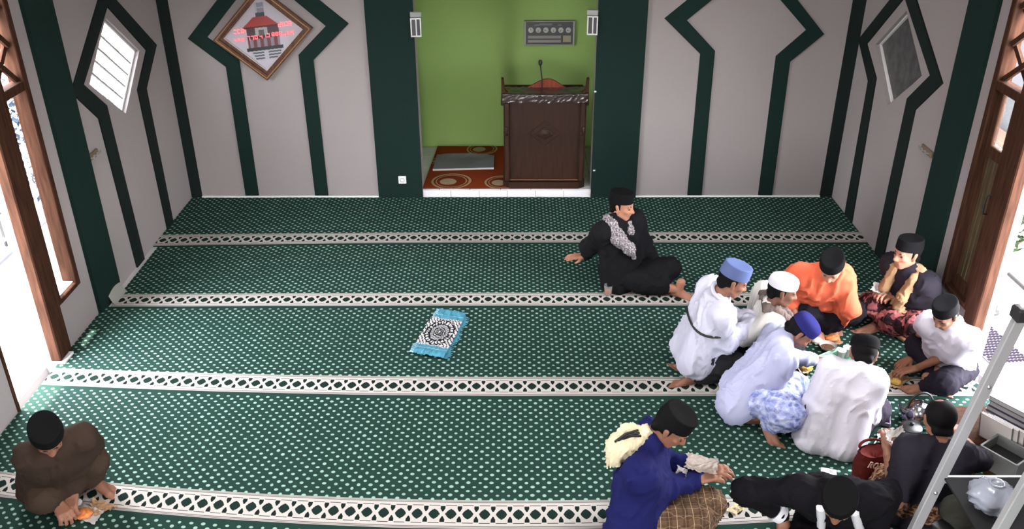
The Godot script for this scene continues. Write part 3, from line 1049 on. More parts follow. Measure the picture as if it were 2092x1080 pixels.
func wall_fittings() -> void:
	# framed mosque picture, a square hung on its corner
	var L := Vector2(-2.74, 1.56)
	var B := Vector2(-2.295, 1.19)
	var R := Vector2(-1.83, 1.665)
	var T := L + R - B
	var ctr := (L + R) * 0.5
	var t := thing("framed_picture", "diamond-hung framed picture of a red-roofed mosque with red lights", "picture", Vector3(ctr.x, B.y, ZB))
	var at := func(q: Vector2, k: float) -> Vector2: return ctr + (q - ctr) * k
	var cs := [L, B, R, T]
	for i in 4:
		var a: Vector2 = cs[i]
		var b: Vector2 = cs[(i + 1) % 4]
		var bar := part(bar2(Geo.new(), a, b, at.call(b, 0.88), at.call(a, 0.88), ZB + 0.002, 0.045), "frame_bar", M.frame_brown, t)
		part(bar2(Geo.new(), at.call(a, 0.955), at.call(b, 0.955), at.call(b, 0.93), at.call(a, 0.93), ZB + 0.047, 0.008), "gilt_line", M.gilt, bar)
		part(bar2(Geo.new(), at.call(a, 0.88), at.call(b, 0.88), at.call(b, 0.80), at.call(a, 0.80), ZB + 0.002, 0.030), "inner_bar", M.frame_brown, bar)
		part(bar2(Geo.new(), at.call(a, 0.80), at.call(b, 0.80), at.call(b, 0.77), at.call(a, 0.77), ZB + 0.002, 0.024), "slip", M.slip, bar)
	var g := Geo.new()
	var z := ZB + 0.015
	var box := Rect2(L.x, B.y, R.x - L.x, T.y - B.y)
	for i in 4:
		var q: Vector2 = at.call(cs[i], 0.785)
		g.v.append(Vector3(q.x, q.y, z))
		g.n.append(Vector3(0, 0, 1))
		g.t.append(Vector2((q.x - box.position.x) / box.size.x, 1.0 - (q.y - box.position.y) / box.size.y))
	g.ix = PackedInt32Array([0, 2, 1, 0, 3, 2])
	var pm := mat(Color.WHITE, 0.25)
	# the print: tower, red roof, dark front with a pale door, steps
	pm.albedo_texture = picture(202, 194, func(x: int, y: int) -> Color:
		var X := 439.0 + x
		var Y := -31.0 + y + (X - 540.0) * 0.12
		var c := Color(0.74, 0.72, 0.76)
		if X > 528 and X < 547 and Y > 2 and Y < 30:
			c = Color(0.50, 0.52, 0.56)
			if Y > 22:
				c = Color(0.22, 0.24, 0.27)
			elif X < 533 or absf(Y - 12) < 1:
				c = Color(0.66, 0.67, 0.70)
		if Y >= 30 and Y < 52:
			var w := 14.0 + (Y - 30.0) * 1.15
			if absf(X - 536) < w:
				c = Color(0.60, 0.24, 0.24) if Y < 49 else Color(0.32, 0.14, 0.15)
		if Y >= 52 and Y < 92 and X > 506 and X < 572:
			c = Color(0.30, 0.24, 0.27)
			if X > 523 and X < 549 and Y < 68:
				c = Color(0.66, 0.66, 0.66) if X < 531 or X > 541 or Y < 57 else Color(0.38, 0.37, 0.38)
			elif Y > 74:
				c = Color(0.42, 0.26, 0.26) if int(X / 7) % 2 == 0 else Color(0.52, 0.50, 0.55)
		if Y >= 92 and Y < 99 and X > 502 and X < 577:
			c = Color(0.20, 0.21, 0.22)
		if Y >= 99 and Y < 120 and X > 509 and X < 572:
			c = Color(0.70, 0.70, 0.73)
			if int(Y / 3) % 2 == 0 and absf(X - 541) > 4 and X > 512 + (Y - 99) * 0.4:
				c = Color(0.33, 0.33, 0.36)
		return c)
	part(g, "print", pm, t)
	# reflection of a clock in the picture, imitated by rows of glowing strokes
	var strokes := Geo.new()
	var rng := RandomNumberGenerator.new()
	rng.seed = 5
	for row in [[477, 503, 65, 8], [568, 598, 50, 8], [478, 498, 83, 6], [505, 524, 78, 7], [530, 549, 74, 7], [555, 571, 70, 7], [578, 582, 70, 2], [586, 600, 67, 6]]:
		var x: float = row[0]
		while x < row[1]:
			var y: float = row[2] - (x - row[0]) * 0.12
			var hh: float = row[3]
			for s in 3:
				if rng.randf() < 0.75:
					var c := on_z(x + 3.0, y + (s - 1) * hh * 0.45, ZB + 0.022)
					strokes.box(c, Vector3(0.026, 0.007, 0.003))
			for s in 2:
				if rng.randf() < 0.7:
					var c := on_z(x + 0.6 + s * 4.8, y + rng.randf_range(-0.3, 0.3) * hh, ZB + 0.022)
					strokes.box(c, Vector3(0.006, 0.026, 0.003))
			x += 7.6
	tag(part(strokes, "reflection_strokes", M.reflected_clock, t, "glowing pink-red light strokes"), "", "", "", "stuff")
	# prayer-time board in the niche
	var nz := -9.33
	var a0 := on_z(1071, 41, nz)
	var a1 := on_z(1173, 91, nz)
	var c0 := (a0 + a1) * 0.5
	var w := a1.x - a0.x
	var h := a0.y - a1.y
	t = thing("prayer_time_board", "grey framed board with six round dials above the pulpit", "board", Vector3(c0.x, a1.y, nz))
	part(Geo.new().box(Vector3(c0.x, c0.y, nz + 0.012), Vector3(w, h, 0.02)), "panel", M.board, t)
	for s in [-1, 1]:
		part(Geo.new().box(Vector3(c0.x + s * (w * 0.5 - 0.009), c0.y, nz + 0.02), Vector3(0.02, h, 0.04), Basis.IDENTITY, 0.003), "frame_bar", M.grey_frame, t)
		part(Geo.new().box(Vector3(c0.x, c0.y + s * (h * 0.5 - 0.006), nz + 0.02), Vector3(w - 0.04, 0.012, 0.04), Basis.IDENTITY, 0.003), "frame_bar", M.grey_frame, t)
	for i in 6:
		var p := on_z(1084.5 + i * 15.3, 60.4, nz)
		var dial := part(Geo.new().lathe(PackedVector2Array([Vector2(0.028, 0), Vector2(0.028, 0.006), Vector2(0.0, 0.006)]), 16, Transform3D(Basis(Vector3.RIGHT, PI / 2), Vector3(p.x, p.y, nz + 0.022))), "dial", M.dial, t)
		var an: float = [0.2, 2.9, 1.5, 3.3, 2.5, 1.9][i]
		var bs := Basis(Vector3.BACK, an)
		part(Geo.new().box(Vector3(p.x, p.y, nz + 0.03) + bs * Vector3(0, 0.008, 0), Vector3(0.006, 0.018, 0.003), bs), "hand", M.board, dial)
	for q in [[1115, 48.5, 26, 4, 0], [1097, 50, 10, 3, 0], [1143, 50, 7, 3, 0], [1112, 74.5, 67, 5.5, 1], [1112, 83, 67, 5.5, 1], [1158, 78, 16, 13, 2]]:
		var p := on_z(q[0], q[1], nz)
		var sc := w / 102.0
		part(Geo.new().box(Vector3(p.x, p.y, nz + 0.024), Vector3(q[2] * sc, q[3] * sc, 0.004)), "printed_strip", [M.strip_dark, M.strip, M.strip_tan][q[4]], t)
	# white two-pane boxes on the edges of the niche
	for s in [-1, 1]:
		var p := on_z(849.5 if s < 0 else 1210.5, 56 if s < 0 else 52, ZB + 0.06)
		t = thing("wall_box", "small white two-pane wall box on the niche edge " + ("by the socket pilaster" if s < 0 else "above the pulpit"), "wall box", p - Vector3(0, 0.09, 0))
		var bs := Basis(Vector3.UP, -0.15 * s)
		part(Geo.new().box(p + Vector3(0, 0, -0.03), Vector3(0.09, 0.165, 0.05), bs), "case", M.grey_frame, t)
		part(Geo.new().box(p + bs * Vector3(-0.02, 0, 0.0), Vector3(0.034, 0.14, 0.01), bs), "pane", M.board, t)
		part(Geo.new().box(p + bs * Vector3(0.023, 0, 0.0), Vector3(0.03, 0.14, 0.01), bs), "pane", M.board, t)
		for x in [-0.042, 0.003, 0.042]:
			part(Geo.new().box(p + bs * Vector3(x, 0, 0.004), Vector3(0.011, 0.165, 0.014), bs, 0.002), "frame_bar", M.white, t)
		for y in [-0.078, 0.078]:
			part(Geo.new().box(p + bs * Vector3(0, y, 0.004), Vector3(0.095, 0.012, 0.014), bs, 0.002), "frame_bar", M.white, t)
		part(Geo.new().box(p + Vector3(0, 0.11, -0.03), Vector3(0.1, 0.045, 0.05), bs, 0.004), "bracket", M.grey_frame, t)
	# socket
	var sp := on_z(822, 367, ZB + 0.04)
	t = thing("wall_socket", "white wall socket low on the dark green pilaster", "socket", sp)
	part(Geo.new().box(sp, Vector3(0.075, 0.075, 0.02), Basis.IDENTITY, 0.004), "plate", M.white, t)
	part(Geo.new().lathe(PackedVector2Array([Vector2(0.022, 0), Vector2(0.022, 0.004), Vector2(0.018, 0.004), Vector2(0.017, -0.002), Vector2(0, -0.002)]), 14, Transform3D(Basis(Vector3.RIGHT, PI / 2), sp + Vector3(0, 0, 0.01))), "socket_ring", M.grey_frame, t)
	# two white cable clips and a black plug by the right pilaster
	for q in [[1216, 187, "beside the pulpit top"], [1214, 348, "beside the pulpit base"]]:
		var p := on_z(q[0], q[1], ZB + 0.036)
		t = thing("cable_clip", "tiny white cable clip on the green pilaster " + q[2], "clip", p)
		part(Geo.new().box(p, Vector3(0.022, 0.014, 0.012), Basis.IDENTITY, 0.003), "clip_body", M.white, t)
	# peg rails on the side walls
	for s in [-1, 1]:
		var p := on_x(179, 326, XL + 0.012) + Vector3(0, 0, -0.085) if s < 0 else on_x(1897, 311, XR - 0.012) + Vector3(0, 0, -0.03)
		t = thing("peg_rail", "small beige peg rail on the " + ("wall with the louvred window" if s < 0 else "wall with the dark diamond window"), "hook rail", p)
		part(Geo.new().box(p, Vector3(0.018, 0.05, 0.18), Basis.IDENTITY, 0.004), "board", M.beige, t)
		for k in 3:
			var q := p + Vector3(-s * 0.008, 0, -0.06 + k * 0.06)
			part(Geo.new().tube(PackedVector3Array([q, q + Vector3(-s * 0.03, 0.005, 0), q + Vector3(-s * 0.035, 0.02, 0)]), 0.006, 6), "peg", M.grey_frame, t)

func niche_things() -> void:
	var y0 := 0.082
	# rug with circles
	var g := Geo.new()
	var r0 := Vector3(-0.93, y0, -8.11)
	var r1 := Vector3(0.62, y0, -9.31)
	g.sheet(24, 14, func(u: float, v: float) -> Vector3:
		return Vector3(lerpf(r0.x + 0.06 * v, r1.x, u), y0 + 0.009 + 0.002 * sin(u * 21.0) * sin(v * 9.0), lerpf(r0.z, r1.z, v)))
	var m := mat(Color.WHITE, 0.9)
	var circ := [[0.17, 0.155, 0.115], [0.50, 0.13, 0.10], [0.33, 0.92, 0.10], [0.62, 0.78, 0.09], [0.80, 0.45, 0.10], [0.05, 0.62, 0.06]]
	m.albedo_texture = picture(310, 240, func(x: int, y: int) -> Color:
		var p := Vector2(x / 310.0, y / 240.0)
		var c := Color(0.50, 0.205, 0.10)
		for q in circ:
			var e: float = Vector2((p.x - q[0]) * 1.55, (p.y - q[1]) * 1.2).length() / q[2] * 0.62
			var e2: float = Vector2((p.x - q[0] + 0.02) * 1.55, (p.y - q[1] + 0.01) * 1.2).length() / q[2] * 0.62
			if e < 1.15:
				c = Color(0.42, 0.17, 0.09)
			if absf(e - 1.02) < 0.07 or absf(e - 0.82) < 0.03:
				c = Color(0.66, 0.55, 0.42)
			if e2 < 0.45:
				c = Color(0.62, 0.56, 0.46)
		return c)
	var rug := single(g, "patterned_rug", m, Vector3(-0.15, y0, -8.7))
	tag(rug, "rust-brown rug with beige circles on the niche floor", "rug")
	# folded grey prayer mat
	g = Geo.new()
	var q := [on_y(884, 345, y0 + 0.03), on_y(1009, 342, y0 + 0.03), on_y(1010, 317, y0 + 0.03), on_y(893, 315, y0 + 0.03)]
	var bl := func(u: float, v: float) -> Vector3: return (q[0] as Vector3).lerp(q[1], u).lerp((q[3] as Vector3).lerp(q[2], u), v)
	var wob := noise(2.0, 4, 2)
	g.sheet(16, 10, func(u: float, v: float) -> Vector3: return bl.call(u, v) + Vector3(0, 0.006 * wob.get_noise_2d(u * 3.0, v * 3.0) + 0.02 * exp(-pow((v - 0.98) * 12.0, 2.0)) * sin(u * PI), 0))
	var pmat := thing("prayer_mat", "folded grey prayer mat lying on the rust-brown rug", "mat", Vector3(-0.55, y0 + 0.01, -8.85))
	part(g, "top_fold", M.mat_grey, pmat)
	g = Geo.new()
	for i in 16:
		var a: Vector3 = bl.call(i / 16.0, 0.0)
		var b: Vector3 = bl.call((i + 1) / 16.0, 0.0)
		g.quad(a - Vector3(0, 0.018, -0.004), b - Vector3(0, 0.018, -0.004), b, a)
	for e in [0.0, 1.0]:
		for i in 8:
			var a: Vector3 = bl.call(e, i / 8.0)
			var b: Vector3 = bl.call(e, (i + 1) / 8.0)
			g._face(a - Vector3(0, 0.018, 0), b - Vector3(0, 0.018, 0), b, a, Vector3(-0.55, 0.1, -8.85))
	part(g, "edge", M.mat_edge, pmat)
	# pulpit
	var x0 := -0.125
	var x1 := 0.655
	var zf := -8.15
	var zb := -8.62
	var cx := (x0 + x1) * 0.5
	var zc := (zf + zb) * 0.5
	var t := thing("pulpit", "dark brown carved wooden pulpit with a plastic-wrapped top rail", "pulpit", Vector3(cx, y0, zc))
	part(Geo.new().box(Vector3(cx, y0 + 0.45, zc), Vector3(x1 - x0 - 0.05, 0.84, zf - zb - 0.04), Basis.IDENTITY, 0.008), "body", M.wood_red, t)
	# plinth with clipped front corners
	var pl := V2([[x0 - 0.01, zb], [x1 + 0.01, zb], [x1 + 0.01, zf - 0.02], [x1 - 0.05, zf + 0.03], [x0 + 0.05, zf + 0.03], [x0 - 0.01, zf - 0.02]])
	part(Geo.new().prism(pl, 0.07, Transform3D(Basis(Vector3(1, 0, 0), Vector3(0, 0, 1), Vector3(0, -1, 0)), Vector3(0, y0 + 0.07, 0))), "plinth", M.wood_red, t)
	part(Geo.new().box(Vector3(cx, y0 + 0.085, zf + 0.004), Vector3(x1 - x0 - 0.06, 0.012, 0.02), Basis.IDENTITY, 0.004), "highlight_moulding", M.wood_mid, t)  # paler wood puts the highlight line along the plinth
	for s in [-1, 1]:
		var px: float = cx + s * (x1 - x0) * 0.5
		part(Geo.new().box(Vector3(px - s * 0.03, y0 + 0.47, zf + 0.0), Vector3(0.06, 0.80, 0.05), Basis.IDENTITY, 0.012), "corner_post", M.wood_red, t)
		# turned ornament half way up
		part(Geo.new().lathe(PackedVector2Array([Vector2(0, -0.05), Vector2(0.02, -0.04), Vector2(0.012, -0.015), Vector2(0.024, 0.0), Vector2(0.012, 0.015), Vector2(0.02, 0.04), Vector2(0, 0.05)]), 12, Transform3D(Basis.IDENTITY, Vector3(px - s * 0.02, y0 + 0.59, zf + 0.028))), "turned_ornament", M.wood_red, t)
		# stepped finials on the top corners
		var f := part(Geo.new().prism(V2([[0, 0], [0.075, 0], [0.075, 0.06], [0.05, 0.075], [0.032, 0.10], [0.022, 0.20], [0.0, 0.205]]), 0.05, Transform3D(Basis(Vector3(-s, 0, 0), Vector3.UP, Vector3(0, 0, 1)) if s > 0 else Basis.IDENTITY, Vector3(px + s * 0.02, y0 + 0.89, zf - 0.05 - (0.05 if false else 0.0)))), "finial", M.wood_dark, t)
		part(Geo.new().box(Vector3(px, y0 + 0.86, zc), Vector3(0.05, 0.06, zf - zb - 0.02), Basis.IDENTITY, 0.006), "side_rail", M.wood_red, t)
	# arched crest at the back of the top
	var arch := PackedVector2Array([Vector2(x0 + 0.06, y0 + 0.88)])
	for i in 17:
		var u := i / 16.0
		arch.append(Vector2(lerpf(x0 + 0.08, x1 - 0.08, u) + 0.03 * sin(u * PI), y0 + 0.92 + 0.115 * pow(sin(u * PI), 2.6)))
	arch.append(Vector2(x1 - 0.06, y0 + 0.88))
	part(Geo.new().prism(arch, 0.03, Transform3D(Basis.IDENTITY, Vector3(0, 0, zf - 0.22))), "crest", M.wood_crest, t)
	part(Geo.new().box(Vector3(cx, y0 + 0.885, zc), Vector3(x1 - x0, 0.03, zf - zb), Basis.IDENTITY, 0.006), "top_board", M.wood_dark, t)
	# crumpled clear plastic over the top rail
	var cr := noise(9.0, 8, 2)
	g = Geo.new()
	g.sheet(64, 14, func(u: float, v: float) -> Vector3:
		var x := lerpf(x0 - 0.01, x1 + 0.01, u)
		var a := v * 2.0
		var p := Vector3(x, y0 + 0.875 + minf(a, 1.0) * 0.085, zf + 0.03 - maxf(0.0, a - 1.0) * 0.235)
		var sag := 0.02 * sin(u * PI) * (1.0 if v > 0.4 else 0.4)
		var k := cr.get_noise_2d(x * 1.4, v * 1.1)
		return p + Vector3(0, 0.008 * k - sag * 0.4, 0.010 * absf(cr.get_noise_2d(x * 1.4 + 7.0, v * 1.1 + 3.0))))
	part(g, "plastic_wrap", M.plastic_dark, t, "shiny crumpled plastic wrap")
	# carved diamond on the front
	var dc := Vector2(cx + 0.005, y0 + 0.545)
	for k in [[0.17, 0.135, 0.145, 0.112, 0.010], [0.10, 0.075, 0.08, 0.058, 0.014]]:
		var outer := [Vector2(0, k[1]), Vector2(k[0], 0), Vector2(0, -k[1]), Vector2(-k[0], 0)]
		var inner := [Vector2(0, k[3]), Vector2(k[2], 0), Vector2(0, -k[3]), Vector2(-k[2], 0)]
		for i in 4:
			var j := (i + 1) % 4
			part(bar2(Geo.new(), dc + outer[i], dc + outer[j], dc + inner[j], dc + inner[i], zf - 0.021, k[4]), "carved_bar", M.wood_red, t)
	part(Geo.new().lathe(PackedVector2Array([Vector2(0.05, 0), Vector2(0.042, 0.008), Vector2(0.02, 0.006), Vector2(0.012, 0.012), Vector2(0, 0.013)]), 16, Transform3D(Basis(Vector3.RIGHT, PI / 2), Vector3(dc.x, dc.y, zf - 0.021)), 1.0, 1.0), "rosette", M.wood_red, t)
	# microphone on a gooseneck
	var mb := Vector3(on_z(1107, 180, zf - 0.15).x, y0 + 0.90, zf - 0.15)
	var mt := Vector3(on_z(1104, 130, zf - 0.15).x, on_z(1104, 130, zf - 0.15).y, zf - 0.15)
	t = thing("gooseneck_microphone", "thin black gooseneck microphone standing on the pulpit", "microphone", mb)
	part(Geo.new().lathe(PackedVector2Array([Vector2(0, 0), Vector2(0.035, 0), Vector2(0.03, 0.015), Vector2(0, 0.018)]), 14, Transform3D(Basis.IDENTITY, mb)), "base", M.black, t)
	part(Geo.new().tube(PackedVector3Array([mb, mb.lerp(mt, 0.5) + Vector3(0.008, 0, 0), mt]), 0.006, 8), "gooseneck", M.black, t)
	part(Geo.new().lathe(PackedVector2Array([Vector2(0, -0.015), Vector2(0.014, -0.012), Vector2(0.019, 0.01), Vector2(0.016, 0.03), Vector2(0, 0.038)]), 12, Transform3D(Basis.IDENTITY, mt)), "foam_head", M.black, t)

# ---------------------------------------------------------------- aluminium rack with its load
func cabinet() -> void:
	var p0 := on_y(1868, 1080, 0.3)
	var p1 := on_y(2088, 640, 1.6)
	var lean := (p1 - p0) / 1.3
	var foot := p0 - lean * (0.3 - FY - 0.006)
	var t := thing("aluminium_rack", "leaning aluminium frame rack with dark shelves holding bags", "rack", foot)
	var near := Vector3(0.0, 0, 0.47)
	var side := Vector3(0.86, 0, 0.0)
	var bar := func(a: Vector3, b: Vector3, called: String, w := 0.05) -> void:
		var d := b - a
		var bs := frame(d, Vector3.UP if absf(d.normalized().y) < 0.9 else Vector3(0, 0, 1))
		part(Geo.new().box((a + b) * 0.5, Vector3(w, w * 0.7, d.length()), bs, 0.004), called, M.alu, t)
	var top := lean * 1.62
	for o in [Vector3.ZERO, near, side, near + side]:
		bar.call(foot + o, foot + o + top, "post")
	for h in [0.25, 0.62, 1.6]:
		var l: Vector3 = lean * h
		bar.call(foot + l, foot + l + side, "cross_rail", 0.035)
		bar.call(foot + l + near, foot + l + near + side, "cross_rail", 0.035)
		if h > 1.0:
			bar.call(foot + l, foot + l + near, "side_rail", 0.03)
		bar.call(foot + l + side, foot + l + side + near, "side_rail", 0.03)
	for h in [0.27, 0.64]:
		var l: Vector3 = foot + lean * h + side * 0.5 + near * 0.5
		part(Geo.new().box(l, Vector3(0.84, 0.012, 0.45), Basis.IDENTITY, 0.002), "shelf", M.shelf, t)
	# bolts on the front post
	for h in [0.55, 1.2]:
		part(Geo.new().lathe(PackedVector2Array([Vector2(0.009, 0), Vector2(0.009, 0.006), Vector2(0, 0.008)]), 8, Transform3D(Basis(Vector3.RIGHT, PI / 2), foot + lean * h + Vector3(0, 0, 0.02))), "bolt", M.steel, t)
	part(Geo.new().box(p1 + Vector3(0.01, 0.0, 0.0), Vector3(0.09, 0.06, 0.07), Basis.IDENTITY, 0.008), "corner_bracket", M.pot, t)
	var s1 := 0.64 * lean.y + FY + 0.008
	var s0 := 0.27 * lean.y + FY + 0.008
	# low table by the wall, behind the rack
	var th := 0.26
	var lt := thing("low_table", "low dark wooden table by the wall, loaded with books and a carton", "table", Vector3(2.79, FY, -3.98))
	part(Geo.new().box(Vector3(2.79, th - 0.014, -3.98), Vector3(0.52, 0.028, 0.74), Basis.IDENTITY, 0.004), "table_top", M.wood_dark, lt)
	for x in [2.56, 3.02]:
		for z in [-4.31, -3.65]:
			part(Geo.new().box(Vector3(x, (th - 0.028 + FY) * 0.5, z), Vector3(0.04, th - 0.028 - FY, 0.04), Basis.IDENTITY, 0.004), "leg", M.wood_dark, lt)
	# stack of slate-blue books
	var bs := Basis(Vector3.UP, 0.6)
	var base := on_y(2078, 850, th + 0.12)
	base.y = th + 0.001
	for i in 7:
		var c := base + Vector3(0, 0.016 + i * 0.033, 0) + bs * Vector3(0.004 * (i % 3), 0, 0.006 * (i % 2))
		book(c, bs, Vector3(0.21, 0.030, 0.27), M.book_slate if i % 2 else M.book_blue, "slate-blue hardback, %s in the stack on the low table" % ["lowest", "second from the bottom", "third from the bottom", "middle one", "third from the top", "second from the top", "topmost"][i], "slate-blue books on the low table")
	# open carton with a dark inside
	var c := on_y(2014, 935, th + 0.06)
	c.y = th + 0.001
	c.x = maxf(c.x, 2.64)
	carton(c, Basis(Vector3.UP, 0.6), "open grey carton with a dark inside on the low table")
	# grey folders leaning between carton and books
	for i in 3:
		var q := on_y(2034 + i * 12, 880 + i * 4, th + 0.12)
		var fb := Basis(Vector3.UP, 0.6) * Basis(Vector3.BACK, 0.3)
		var fo := thing("grey_folder", "grey document folder leaning on the low table, " + ["next to the open carton", "between two others", "next to the slate-blue books"][i], "folder", Vector3(q.x, th, q.z), "folders on the low table")
		part(Geo.new().box(Vector3(q.x, th + 0.115, q.z), Vector3(0.012, 0.2, 0.19), fb, 0.003), "cover", M.folder, fo)
		part(Geo.new().box(Vector3(q.x, th + 0.115, q.z) + fb * Vector3(0.0, 0.005, 0.004), Vector3(0.014, 0.19, 0.175), fb), "sheets", M.paper, fo)
	# dark cloth bag, translucent plastic bag, black cap box on the lower shelf
	bag(on_y(1985, 1052, s0 + 0.1), s0, Vector3(0.15, 0.22, 0.12), M.bag_olive, "dark olive cloth bag on the lower rack shelf", 101)
	bag(on_y(2030, 1010, s1 + 0.08), s1, Vector3(0.10, 0.15, 0.10), M.bag_plastic, "translucent grey plastic bag on the rack", 102)
	var q := on_y(1940, 1082, s0 + 0.06)
	t = thing("black_box", "flat black box at the corner of the lower rack shelf", "box", Vector3(q.x, s0, q.z))
	part(Geo.new().box(Vector3(q.x, s0 + 0.04, q.z), Vector3(0.14, 0.08, 0.10), Basis(Vector3.UP, 0.5), 0.008), "box_body", M.black, t)
	part(Geo.new().box(Vector3(q.x, s0 + 0.085, q.z), Vector3(0.15, 0.012, 0.11), Basis(Vector3.UP, 0.5), 0.004), "box_lid", M.black, t)
	q = Vector3(2.90, th, -3.68)
	bag(q, th, Vector3(0.09, 0.14, 0.10), M.bag_navy, "navy printed cloth bundle at the end of the low table", 103)

func book(c: Vector3, bs: Basis, sz: Vector3, m: Material, label: String, group: String) -> void:
	var b := thing("hardback_book", label, "book", c - Vector3(0, sz.y * 0.5, 0), group)
	for s in [-1, 1]:
		part(Geo.new().box(c + bs * Vector3(0, s * (sz.y * 0.5 - 0.0015), 0), Vector3(sz.x, 0.003, sz.z), bs), "cover", m, b)
	part(Geo.new().box(c + bs * Vector3(sz.x * 0.5 - 0.002, 0, 0), Vector3(0.004, sz.y, sz.z), bs), "spine", m, b)
	part(Geo.new().box(c + bs * Vector3(-0.003, 0, 0), Vector3(sz.x - 0.01, sz.y - 0.006, sz.z - 0.012), bs), "pages", M.pages, b)

func carton(c: Vector3, bs: Basis, label: String) -> void:
	var t := thing("open_carton", label, "carton", c)
	var w := 0.17
	var d := 0.20
	var h := 0.12
	part(Geo.new().box(c + Vector3(0, 0.004, 0), Vector3(w, 0.008, d), bs), "bottom", M.pot, t)
	for s in [-1, 1]:
		part(Geo.new().box(c + bs * Vector3(s * w * 0.5, h * 0.5, 0), Vector3(0.012, h, d), bs, 0.002), "side", M.folder, t)
		part(Geo.new().box(c + bs * Vector3(0, h * 0.5, s * d * 0.5), Vector3(w, h, 0.012), bs, 0.002), "side", M.folder, t)
	part(Geo.new().box(c + Vector3(0, h * 0.45, 0), Vector3(w - 0.015, 0.01, d - 0.015), bs), "contents", M.black, t)

func bag(p: Vector3, floor_y: float, r: Vector3, m: Material, label: String, seed_: int) -> void:
	var c := Vector3(p.x, floor_y, p.z)
	var f := noise(2.4, seed_, 3)
	var t := thing("cloth_bag", label, "bag", c)
	var g := Geo.new()
	g.sheet(26, 14, func(u: float, v: float) -> Vector3:
		var a := TAU * u
		var prof := pow(sin(clampf(v * 0.93 + 0.07, 0, 1) * PI), 0.55)
		var k := prof * (1.0 + 0.25 * f.get_noise_3d(cos(a) * 1.5, sin(a) * 1.5, v * 2.5) + 0.06 * sin(a * 7.0) * v)
		return c + Vector3(sin(a) * r.x * k, 0.001 + v * r.y, cos(a) * r.z * k), true)
	part(g, "bag_body", m, t)
	var tie := PackedVector3Array()
	for k in 9:
		var a := TAU * k / 8.0
		tie.append(c + Vector3(cos(a) * r.x * 0.3, r.y * 0.97, sin(a) * r.z * 0.3))
	part(Geo.new().tube(tie, 0.006, 6, false), "knot", m, t)

# ---------------------------------------------------------------- things on the carpet
const FY := 0.0155

# crumpled sheet of paper or cloth with four corners given by pixels
func scrap(called: String, px: Array, m: Material, label: String, cat: String, seed_: int, amp := 0.012, lift := 0.0, group := "", h := FY, over := Vector3.ZERO) -> Node3D:
	var q := []
	for p in px:
		q.append(on_y(p[0], p[1], h + lift) + over)
	var f := noise(2.2, seed_, 3)
	var g := Geo.new()
	g.sheet(18, 18, func(u: float, v: float) -> Vector3:
		var p := (q[0] as Vector3).lerp(q[1], u).lerp((q[3] as Vector3).lerp(q[2], u), v)
		var e := maxf(absf(u - 0.5), absf(v - 0.5)) * 2.0
		return p + Vector3(f.get_noise_2d(u * 4.0 + 9.0, v * 4.0) * amp, maxf(0.0, 0.4 * amp + amp * f.get_noise_2d(u * 3.0, v * 3.0) + amp * 1.6 * pow(e, 4.0) * (0.5 + f.get_noise_2d(u * 2.0, v * 2.0 + 5.0))), f.get_noise_2d(u * 4.0, v * 4.0 + 9.0) * amp))
	if g.n[9 * 19 + 9].y < 0:
		for k in range(0, g.ix.size(), 3):
			var w := g.ix[k + 1]
			g.ix[k + 1] = g.ix[k + 2]
			g.ix[k + 2] = w
		for k in g.n.size():
			g.n[k] = -g.n[k]
	var c := Vector3.ZERO
	for p in q:
		c += p * 0.25
	var o := single(g, called, m, Vector3(c.x, h + lift, c.z))
	tag(o, label, cat, group)
	return o

# an uneven heap
func heap(called: String, c: Vector3, r: Vector3, m: Material, label: String, cat: String, seed_: int, group := "") -> Node3D:
	var f := noise(2.0, seed_, 3)
	var g := Geo.new()
	g.sheet(20, 8, func(u: float, v: float) -> Vector3:
		var a := TAU * u
		var s := sin(v * PI * 0.5)
		var rr := cos(v * PI * 0.5)
		var k := 1.0 + 0.35 * f.get_noise_3d(cos(a) * 2.0, sin(a) * 2.0, v * 3.0)
		return c + Vector3(sin(a) * rr * r.x * k, s * r.y * (1.0 + 0.4 * f.get_noise_2d(cos(a) * 3.0, sin(a) * 3.0 + v * 4.0)), cos(a) * rr * r.z * k), true)
	var o := single(g, called, m, c)
	tag(o, label, cat, group)
	return o

